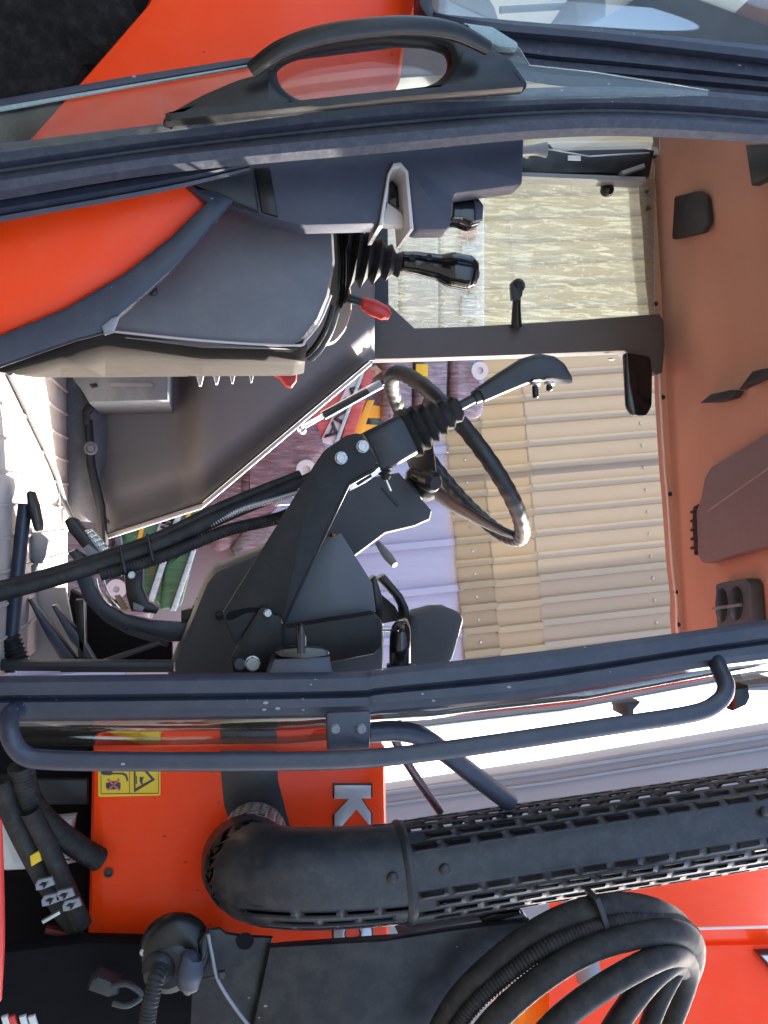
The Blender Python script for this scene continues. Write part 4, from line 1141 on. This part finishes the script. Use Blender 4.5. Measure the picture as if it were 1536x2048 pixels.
# ---- grab rail on the front pillar
gr_ = tube('grab_rail', [P(40, 1418, 1.53), P(20, 1432, 1.49), P(20, 1470, 1.455), P(45, 1508, 1.45), P(100, 1520, 1.45), P(300, 1523, 1.45), P(600, 1522, 1.45), P(760, 1515, 1.45), P(950, 1492, 1.45), P(1200, 1455, 1.45), P(1380, 1428, 1.45), P(1435, 1405, 1.455), P(1452, 1375, 1.47), P(1440, 1340, 1.50), P(1430, 1318, 1.53)], 0.0140, FRAME, T, seg=18)
rb = plate('rail_bracket', [(652, 1426), (742, 1422), (740, 1498), (655, 1502)], 1.485, 0.012, FRAME, T, bev=0.003, fil=0.004)
for xx in (670, 722):
    bolt('bracket_bolt', xx, 1457, 1.484, 0.0075, STEELG, rb, h=0.008)
mp_ = tube('mirror_arm', [P(735, 1466, 1.56), P(790, 1462, 1.57), P(840, 1472, 1.58), P(890, 1505, 1.60), P(960, 1560, 1.63), P(1020, 1605, 1.66)], 0.0165, FRAME, T)
tube('stay_rod', [P(785, 1470, 1.75), P(820, 1535, 1.75), P(882, 1625, 1.75)], 0.008, material('stay_paint', (0.16, 0.10, 0.11), 0.3, 0.5), T, seg=10)
wl = plate('work_light', [(1248, 1406), (1284, 1404), (1270, 1420), (1268, 1436), (1256, 1436), (1254, 1420)], 2.3, 0.10, DARKP, T, bev=0.006)
mr_ = plate('mirror_head', [(1468, 1378), (1500, 1372), (1504, 1395), (1496, 1412), (1470, 1424)], 2.0, 0.06, BLACK, T, bev=0.01)
plate('beacon_plate', [(1468, 1372), (1560, 1362), (1600, 1372), (1560, 1384), (1490, 1382)], 2.05, 0.2, STEELG, T, bev=0.008)

# ---- bonnet side with lettering and warning sticker
hood = plate('bonnet', [(184, 1498), (182, 1540), (174, 1885), (174, 2300), (775, 2300), (781, 1900), (774, 1540), (773, 1498)], 1.90, 0.62, ORANGE, T, bev=0.022)
HY = 1.8985
plate('black_swoosh', [(441, 1502), (442, 1545), (448, 1610), (470, 1680), (560, 1700), (585, 1668), (574, 1630), (556, 1560), (554, 1502)], HY, 0.006, DECALB, hood, bev=0.001)
lathe('panel_screw', P(217, 1745, HY), (0, -1, 0), [(0, 0.0085), (0.004, 0.0085), (0.004, 0.006), (0.001, 0.005)], DARKP, hood, seg=18)
K = [(669, 1571), (742, 1571), (742, 1597), (722, 1597), (742, 1626), (742, 1650), (738, 1650), (713, 1619), (683, 1654), (669, 1654), (669, 1629), (698, 1598), (669, 1598)]
def letter(loops, name):
    c = [(sum(p[0] for p in loops[0]) / len(loops[0])), (sum(p[1] for p in loops[0]) / len(loops[0]))]
    plate('letter_outline', [(c[0] + (a - c[0]) * 1.09, c[1] + (b - c[1]) * 1.10) for a, b in loops[0]], HY, 0.003, DECALB, hood, bev=0.0003, holes=[[(c[0] + (a - c[0]) * 0.84, c[1] + (b - c[1]) * 0.8) for a, b in h] for h in loops[1:]])
    plate(name, loops[0], HY - 0.003, 0.004, SILVER, hood, bev=0.001, holes=loops[1:])
letter([K], 'letter_k')
o0 = 1660
letter([[(742, o0), (742, o0 + 26), (700, o0 + 26), (690, o0 + 34), (690, o0 + 44), (700, o0 + 52), (742, o0 + 52), (742, o0 + 76), (692, o0 + 76), (676, o0 + 66), (669, o0 + 54), (669, o0 + 22), (676, o0 + 10), (692, o0)]], 'letter_u')
o0 = 1744
letter([[(742, o0), (742, o0 + 58), (736, o0 + 70), (722, o0 + 74), (712, o0 + 70), (706, o0 + 64), (700, o0 + 72), (688, o0 + 77), (676, o0 + 70), (669, o0 + 58), (669, o0)],
        [(728, o0 + 24), (728, o0 + 48), (714, o0 + 48), (714, o0 + 24)], [(698, o0 + 24), (698, o0 + 48), (684, o0 + 48), (684, o0 + 24)]], 'letter_b')
o0 = 1828
ring_ = lambda rx, ry, c: [(c[0] + math.cos(a) * rx, c[1] + math.sin(a) * ry) for a in [2 * math.pi * k / 28 for k in range(28)]]
letter([ring_(38, 40, (705.5, o0 + 40)), ring_(17, 17, (705.5, o0 + 40))], 'letter_o')
o0 = 1916
letter([[(742, o0), (742, o0 + 76), (722, o0 + 76), (722, o0 + 51), (669, o0 + 51), (669, o0 + 25), (722, o0 + 25), (722, o0)]], 'letter_t')
o0 = 1996
letter([[(669, o0), (742, o0 + 30), (742, o0 + 54), (669, o0 + 84), (669, o0 + 58), (680, o0 + 54), (680, o0 + 30), (669, o0 + 26)]], 'letter_a')
# yellow sticker: lever and crossed-out hand, hot-surface triangle
stk = plate('warning_sticker', [(196, 1512), (321, 1508), (321, 1591), (196, 1594)], HY, 0.003, YELLOW, hood, bev=0.0004, fil=0.004)
SY = HY - 0.0012
def ink(pts, mat=INK, d=0.0, fil=0):
    plate('pictogram', pts, SY - d, 0.002, mat, stk, bev=0.0002, fil=fil)
for a, b in (((259, 1511), (259, 1588)), ((202, 1588), (317, 1587)), ((202, 1514), (202, 1588)), ((317, 1512), (317, 1587))):
    L = math.hypot(b[0] - a[0], b[1] - a[1]); nx, ny = -(b[1] - a[1]) / L * 0.5, (b[0] - a[0]) / L * 0.5
    ink([(a[0] + nx, a[1] + ny), (b[0] + nx, b[1] + ny), (b[0] - nx, b[1] - ny), (a[0] - nx, a[1] - ny)])
plate('pictogram', [(267, 1512), (310, 1560), (268, 1585)], SY, 0.002, INK, stk, bev=0.0002, holes=[[(271, 1522), (303, 1559), (271, 1577)]])
ink([(201, 1545), (206, 1543), (224, 1543), (226, 1546), (248, 1546), (254, 1550), (257, 1562), (254, 1563), (250, 1552), (244, 1549), (224, 1549), (220, 1551), (206, 1550)])
ink([(212, 1566), (217, 1566), (218, 1563), (232, 1563), (241, 1566), (241, 1578), (232, 1579), (218, 1579), (212, 1576)])
ink([(214, 1560), (217, 1558), (240, 1580), (237, 1582)], REDINK, 0.001)
ink([(237, 1558), (240, 1560), (217, 1582), (214, 1580)], REDINK, 0.001)
ink([(272, 1552), (274, 1552), (274, 1568), (272, 1568)])
ink([(280, 1553), (284, 1555), (288, 1553), (285, 1562), (286, 1570), (281, 1567), (279, 1560)])

# ---- engine bay below and ahead of the cab
eb = plate('engine_bay_wall', [(-300, 1452), (640, 1452), (640, 1480), (182, 1500), (178, 1890), (500, 1900), (500, 2300), (-300, 2300)], 2.05, 0.10, ENGINE, T, bev=0.01)
plate('bay_cross_plate', [(60, 1560), (175, 1560), (175, 1610), (60, 1610)], 1.98, 0.02, DARKP, eb, bev=0.004)
for nm, pts, r, rb_ in (('coolant_hose', [(40, 1530), (60, 1600), (100, 1650), (150, 1690), (200, 1720)], 0.021, 0.06), ('coolant_hose', [(0, 1560), (30, 1640), (70, 1720), (110, 1790), (150, 1860)], 0.020, 0.0), ('coolant_hose', [(60, 1620), (100, 1700), (130, 1770), (165, 1850)], 0.017, 0.0)):
    tube(nm, [P(a, b, 1.80 + 0.02 * i) for i, (a, b) in enumerate(pts)], r, HOSE, T, ribs=rb_, pitch=0.006)
plate('hose_mark', [(58, 1712), (80, 1700), (84, 1722), (62, 1735)], 1.815, 0.01, YELLOW, T, bev=0.004)
for (xx, yy) in ((92, 1768), (104, 1800), (132, 1790), (146, 1810)):
    cl = plate('hose_clamp', [(xx - 22, yy + 2), (xx - 16, yy - 8), (xx + 12, yy - 14), (xx + 18, yy + 2), (xx - 8, yy + 12), (xx - 20, yy + 14)], 1.80, 0.01, STEELG, T, bev=0.002, holes=[[(xx - 14, yy + 2), (xx - 8, yy - 3), (xx + 2, yy - 4), (xx - 4, yy + 5)]])
strip('clamp_tail', (84, 1846), (120, 1825), 1.80, 7, 0.01, ZINC, T)
tnk = plate('washer_tank', [(-40, 1650), (20, 1640), (50, 1720), (60, 1745), (10, 1748), (-40, 1740)], 1.92, 0.08, TANKW, T, bev=0.02)
plate('tank_neck', [(108, 1640), (150, 1636), (140, 1690), (150, 1730), (128, 1735), (112, 1690)], 1.95, 0.05, TANKW, T, bev=0.015)
strip('red_rail', (90, 1862), (300, 1910), 1.86, 12, 0.02, material('dark_red_paint', (0.10, 0.012, 0.010), 0.5), T)
tube('red_hose', [P(-14, 1640, 1.50), P(-10, 1740, 1.50), P(-8, 1880, 1.50), P(-14, 2000, 1.50)], 0.012, RED, T)

# ---- exhaust with slotted guard
def guard(name, path, rad, ncirc, slot_on, mat, parent, cell=0.042, label=None, slot_w=0.5, slot_l=0.40):
    """sheet-metal guard round a path with real slots; slot_on(i, j, angle) says where"""
    path = [Vector(p) for p in path]
    # resample evenly
    L = [0]
    for a, b in zip(path, path[1:]): L.append(L[-1] + (b - a).length)
    nl = int(L[-1] / cell)
    def at(d):
        d = max(0, min(L[-1] - 1e-6, d))
        for k in range(len(path) - 1):
            if L[k + 1] >= d:
                t = (d - L[k]) / (L[k + 1] - L[k])
                return path[k].lerp(path[k + 1], t)
        return path[-1]
    samples = [at(L[-1] * i / (nl * 8)) for i in range(nl * 8 + 1)]
    fr = frames(samples)
    # orient so that angle 0 faces the viewer
    def point(u, a):
        d = u * 8
        i = max(0, min(len(samples) - 2, int(d))); t = d - i
        c = samples[i].lerp(samples[i + 1], t)
        tt = fr[i][0].lerp(fr[i + 1][0], t).normalized()
        f = Vector((0, -1, 0)) - tt * tt.dot(Vector((0, -1, 0)))
        if f.length < 0.25:
            f = Vector((-0.6, 0, -0.8)) - tt * tt.dot(Vector((-0.6, 0, -0.8)))
        f.normalize(); s = tt.cross(f)
        nr = f * math.cos(a) + s * math.sin(a)
        return c + nr * rad, nr
    V, Fc, NRM, RIMS = [], [], [], []
    def add(ps):
        for p in ps:
            q, nr = point(*p)
            V.append(q); NRM.append(nr)
    NP = 16
    da = 2 * math.pi / ncirc
    for j in range(ncirc):
        st = 0.5 if j % 2 else 0.0
        for i in range(-1, nl + 1):
            u0, u1 = i + st, i + 1 + st
            u0, u1 = max(0, u0), min(nl, u1)
            if u1 - u0 < 0.05: continue
            a0, a1 = j * da, (j + 1) * da
            um, am = (u0 + u1) / 2, (a0 + a1) / 2
            rect, hole = [], []
            hu, ha = (u1 - u0) / 2, da / 2
            for k in range(NP):
                q = 2 * math.pi * k / NP
                cx, sy = math.cos(q), math.sin(q)
                m = max(abs(cx), abs(sy))
                rect.append((um + hu * cx / m, am + ha * sy / m))
                # stadium
                hole.append((um + (slot_l - 0.10) * max(-1, min(1, cx * 1.6)) + 0.10 * cx, am + ha * slot_w * max(-1, min(1, sy * 1.35))))
            b0 = len(V)
            on = (u1 - u0) > 0.95 and slot_on(um / nl, am)
            add(rect)
            if on:
                RIMS.append(len(V))
                add(hole)
                for k in range(NP):
                    k2 = (k + 1) % NP
                    Fc.append((b0 + NP + k, b0 + NP + k2, b0 + k2, b0 + k))
            else:
                cidx = len(V); add([(um, am)])
                for k in range(NP): Fc.append((b0 + (k + 1) % NP, b0 + k, cidx))
    me = bpy.data.meshes.new(name)
    nv = len(V)
    th = 0.0024
    V2 = V + [v - nr * th for v, nr in zip(V, NRM)]
    F2 = list(Fc) + [tuple(nv + k for k in reversed(f)) for f in Fc]
    for r0 in RIMS:
        for k in range(NP):
            k2 = (k + 1) % NP
            F2.append((r0 + k, r0 + k2, nv + r0 + k2, nv + r0 + k))
    me.from_pydata([tuple(v) for v in V2], [], F2)
    me.update()
    me.materials.append(mat)
    me.shade_smooth()
    nl_ = []
    nf = len(Fc)
    for p in me.polygons:
        for li in p.loop_indices:
            vi = me.loops[li].vertex_index
            if p.index < nf: nl_.append(NRM[vi])
            elif p.index < 2 * nf: nl_.append(-NRM[vi - nv])
            else: nl_.append(p.normal)
    me.normals_split_custom_set(nl_)
    return link(bpy.data.objects.new(name, me), parent, label)
EY = 1.66
ex_top = [P(812, 1744, EY), P(1100, 1700, EY), P(1400, 1655, EY), P(1700, 1608, EY)]
def slots_top(u, a):
    a = a % (2 * math.pi)
    return not (2 * math.pi - 0.72 < a < 2 * math.pi - 0.02)
eg = guard('exhaust_guard', ex_top, 0.0845, 28, slots_top, GUARD, T, cell=0.054, slot_w=0.50, slot_l=0.34)
tube('exhaust_pipe', [P(600, 1750, EY), P(812, 1744, EY), P(1100, 1700, EY), P(1700, 1608, EY)], 0.056, INPIPE, eg, smooth=False)
elb = [P(815, 1744, EY), P(720, 1752, EY), P(620, 1756, EY + 0.002), P(555, 1753, EY + 0.015), P(515, 1744, EY + 0.05), P(498, 1732, EY + 0.10), P(495, 1722, EY + 0.14)]
elb = catmull(elb, 6)
def slots_elb(u, a):
    a = a % (2 * math.pi)
    return (u < 0.62 and 5.35 < a < 6.0) or (u < 0.16 and 1.3 < a < 1.9)
ee = guard('exhaust_elbow', elb, 0.0815, 24, slots_elb, GUARD, T, cell=0.055, slot_w=0.34, slot_l=0.36)
pf = guard('perforated_pipe', [P(495, 1716, EY + 0.10), P(502, 1690, EY + 0.16), P(510, 1668, EY + 0.23)], 0.060, 22, lambda u, a: True, PERF, T, cell=0.016, slot_w=0.55, slot_l=0.32)
tube('pipe_core', [P(495, 1716, EY + 0.08), P(510, 1668, EY + 0.23)], 0.045, ENGINE, pf, smooth=False)
# clamp ring where elbow and guard meet, rivets
rp_ = []
tt = (P(1100, 1700, EY) - P(812, 1744, EY)).normalized()
lathe('guard_joint', P(796, 1746, EY), tt, [(0, 0.0825), (0.006, 0.0865), (0.010, 0.0868), (0.016, 0.0850)], GUARD, T, seg=40)
for (xx, yy) in ((786, 1755), (890, 1738), (1530, 1622)):
    lathe('guard_rivet', P(xx, yy, EY - 0.084), (0, -1, 0), [(-0.004, 0.0085), (0.003, 0.0085), (0.006, 0.006), (0.007, 0.002)], GUARD, T, seg=14)

# ------------------------------------------------------------------ front loader: mounting plates, hoses, boom
L = root('front_loader', (0.9, 1.9, 0), 'orange loader boom with dark mounting plates and looped hydraulic hoses', 'loader')
bm_rings = []
def boom_section(x):
    pts = [(1690, 2.95), (1858, 2.42), (1862, 2.415), (1888, 2.44), (1894, 2.43), (2300, 2.36), (2300, 2.9)]
    return [P(x, y - (x - 1300) * 0.02, Yv) for y, Yv in pts]
boom = loft('boom', [boom_section(1098), boom_section(1110), boom_section(1400), boom_section(1760)], ORANGE, L, angle=12)
strip('boom_edge', (1386, 1859), (1640, 1853), 2.405, 4, 0.01, SILL, L)
plate('boom_decal', [(1518, 1908), (1560, 1906), (1560, 1960)], 2.40, 0.03, DECALB, L, bev=0.001)
plate('boom_decal_edge', [(1524, 1912), (1560, 1911), (1560, 1950)], 2.395, 0.03, SILVER, L, bev=0.001)
tube('lift_cylinder', [P(1110, 1775, 2.30), P(1150, 1790, 2.30), P(1168, 1880, 2.30), P(1178, 1960, 2.30)], 0.030, STEELG, L, smooth=False, seg=20)
plate('boom_gusset', [(1085, 1905), (1140, 1892), (1148, 1925), (1090, 1940)], 2.45, 0.10, ORANGE, L, bev=0.006)
plate('boom_gusset', [(1060, 1990), (1110, 1975), (1130, 2060), (1040, 2070)], 2.55, 0.10, YSTEEL, L, bev=0.006)
plate('boom_gusset', [(1170, 2040), (1215, 2036), (1220, 2080), (1170, 2080)], 2.5, 0.10, YSTEEL, L, bev=0.006)
STONE = material('rough_casting', (0.30, 0.29, 0.28), 0.85, var=0.2, vscale=14, bump=0.6, bscale=30)
plate('cast_block', [(1068, 1925), (1120, 1920), (1160, 1950), (1150, 2000), (1110, 2020), (1060, 1990)], 2.6, 0.15, STONE, L, bev=0.02, fil=0.02)
lathe('white_drum', P(1050, 1985, 2.9), (0.1, -1, 0), [(0, 0.11), (0.05, 0.12), (0.06, 0.10), (0.06, 0.02)], TANKW, L, seg=28)
mpz = plate('mounting_plate', [(540, 1895), (770, 1882), (900, 1862), (1062, 1842), (1072, 1850), (1000, 1900), (940, 1990), (890, 2080), (840, 2300), (480, 2300), (505, 2060)], 1.62, 0.02, LOADER, L, bev=0.003)
plate('plate_ledge', [(800, 1876), (900, 1858), (1060, 1840), (1048, 1826), (1010, 1832), (830, 1862)], 1.64, 0.055, STEELG, L, bev=0.005)
plate('plate_lip', [(560, 1897), (800, 1880), (800, 1872), (560, 1889)], 1.635, 0.012, LOADER, L, bev=0.002)
plate('ledge_slot', [(962, 1838), (985, 1830), (1040, 1822), (1044, 1830), (1000, 1842), (966, 1846)], 1.636, 0.02, BLACK, L, bev=0.003)
plate('socket_bracket', [(400, 1862), (440, 1858), (452, 1868), (480, 1872), (480, 1884), (498, 1886), (500, 1874), (546, 1876), (540, 1900), (528, 1960), (505, 2070), (380, 2070), (385, 1940)], 1.64, 0.012, LOADER, L, bev=0.003)
lathe('bracket_hole', P(490, 1882, 1.638), (0, -1, 0), [(0, 0.014), (0.001, 0.014)], ENGINE, L, seg=18)
plate('lower_shroud', [(170, 1884), (420, 1890), (470, 1960), (500, 2300), (-200, 2300), (-200, 1930)], 1.80, 0.05, ENGINE, L, bev=0.01)
# trailer socket
so = lathe('trailer_socket', P(352, 1893, 1.64), (0, -1, 0), [(0, 0.056), (0.010, 0.057), (0.022, 0.054), (0.030, 0.046), (0.033, 0.030), (0.030, 0.010)], BLACK, L, seg=40)
for xx, yy in ((371, 1865), (287, 1904)):
    bolt('socket_screw', xx, yy, 1.618, 0.006, ZINC, so, h=0.004)
lathe('socket_face', P(338, 1930, 1.622), (-0.1, -1, -0.2), [(0, 0.042), (0.012, 0.040), (0.02, 0.030)], DARKP, so, seg=30)
lathe('socket_collar', P(320, 1932, 1.612), (0.35, -1, -0.25), [(0, 0.027), (0.012, 0.026), (0.02, 0.019), (0.028, 0.018)], DARKP, so, seg=24)
limb('socket_lid', [(388, 1906, 1.59, 0.006, 0.010), (384, 1914, 1.585, 0.016, 0.018), (380, 1945, 1.58, 0.020, 0.022), (377, 1972, 1.585, 0.017, 0.018), (374, 1985, 1.59, 0.006, 0.010)], ARMBOX, so)
plate('lid_hinge', [(396, 1885), (412, 1862), (420, 1880), (412, 1915), (400, 1925)], 1.60, 0.03, BLACK, so, bev=0.005)
tube('socket_cable', [P(322, 1936, 1.59), P(312, 1958, 1.57), P(304, 1990, 1.565), P(296, 2030, 1.565), P(288, 2100, 1.57)], 0.0115, HOSE, so, ribs=0.16, pitch=0.005)
plate('plug_cap', [(180, 1962), (196, 1952), (240, 1970), (236, 1995), (215, 2000), (172, 1985)], 1.72, 0.05, DARKP, L, bev=0.012)
tube('plug_strap', [P(225, 1972, 1.72), P(255, 1968, 1.72), P(282, 1990, 1.73), P(255, 2010, 1.72), P(225, 2005, 1.72)], 0.006, DARKP, L, seg=8)
tube('plate_edge_cable', [P(416, 1868, 1.60), P(424, 1910, 1.60), P(436, 1960, 1.60), P(470, 2015, 1.61), P(505, 2060, 1.61)], 0.003, STEELG, L, seg=8)
strip('cable_tie', (395, 1962), (440, 1952), 1.60, 6, 0.004, BLACK, L)
plate('tie_head', [(436, 1946), (450, 1944), (450, 1958), (438, 1960)], 1.595, 0.01, DARKP, L, bev=0.001)
for k, (xx, mt) in enumerate(((8, TANKW), (22, RED), (44, TANKW), (62, TANKW))):
    strip('bay_label', (xx, 2034), (xx + 8, 2060), 1.7, 14, 0.01, mt, L)
# hoses
def hose(pts, r, name='hydraulic_hose', **kw):
    return tube(name, [P(*p) for p in pts], r, HOSE, L, seg=18, **kw)
hose([(860, 2110, 1.56), (905, 2020, 1.55), (960, 1955, 1.54), (1050, 1880, 1.53), (1140, 1832, 1.52), (1230, 1812, 1.52), (1300, 1820, 1.53), (1350, 1845, 1.58), (1370, 1880, 1.64)], 0.0215)
hose([(880, 2110, 1.53), (940, 2020, 1.52), (1010, 1955, 1.51), (1100, 1892, 1.50), (1200, 1850, 1.50), (1290, 1836, 1.51), (1350, 1842, 1.55), (1385, 1868, 1.62)], 0.0125, ribs=0.15, pitch=0.0055)
hose([(930, 2120, 1.50), (990, 2040, 1.49), (1080, 1960, 1.48), (1180, 1900, 1.48), (1290, 1868, 1.49), (1355, 1866, 1.51), (1385, 1890, 1.55), (1380, 1940, 1.60), (1350, 2000, 1.62), (1320, 2090, 1.63)], 0.0205)
hose([(1040, 2130, 1.47), (1110, 2048, 1.46), (1190, 1985, 1.46), (1280, 1932, 1.47), (1340, 1908, 1.50), (1372, 1915, 1.56), (1372, 1960, 1.60), (1335, 2060, 1.62)], 0.0205)
hose([(1190, 2120, 1.50), (1245, 2030, 1.50), (1295, 1965, 1.51), (1345, 1925, 1.54), (1362, 1935, 1.58)], 0.020)
hose([(1275, 2120, 1.55), (1310, 2020, 1.55), (1345, 1950, 1.56), (1370, 1920, 1.58)], 0.0165)
STRAP = plate('hose_strap', [(1190, 1800), (1200, 1796), (1212, 1825), (1220, 1858), (1210, 1860), (1202, 1832)], 1.485, 0.05, DARKP, L, bev=0.002)
tube('strap_loop', [P(1000, 1990, 1.56), P(1005, 1960, 1.55), P(1025, 1950, 1.55)], 0.008, RUBBER, L)
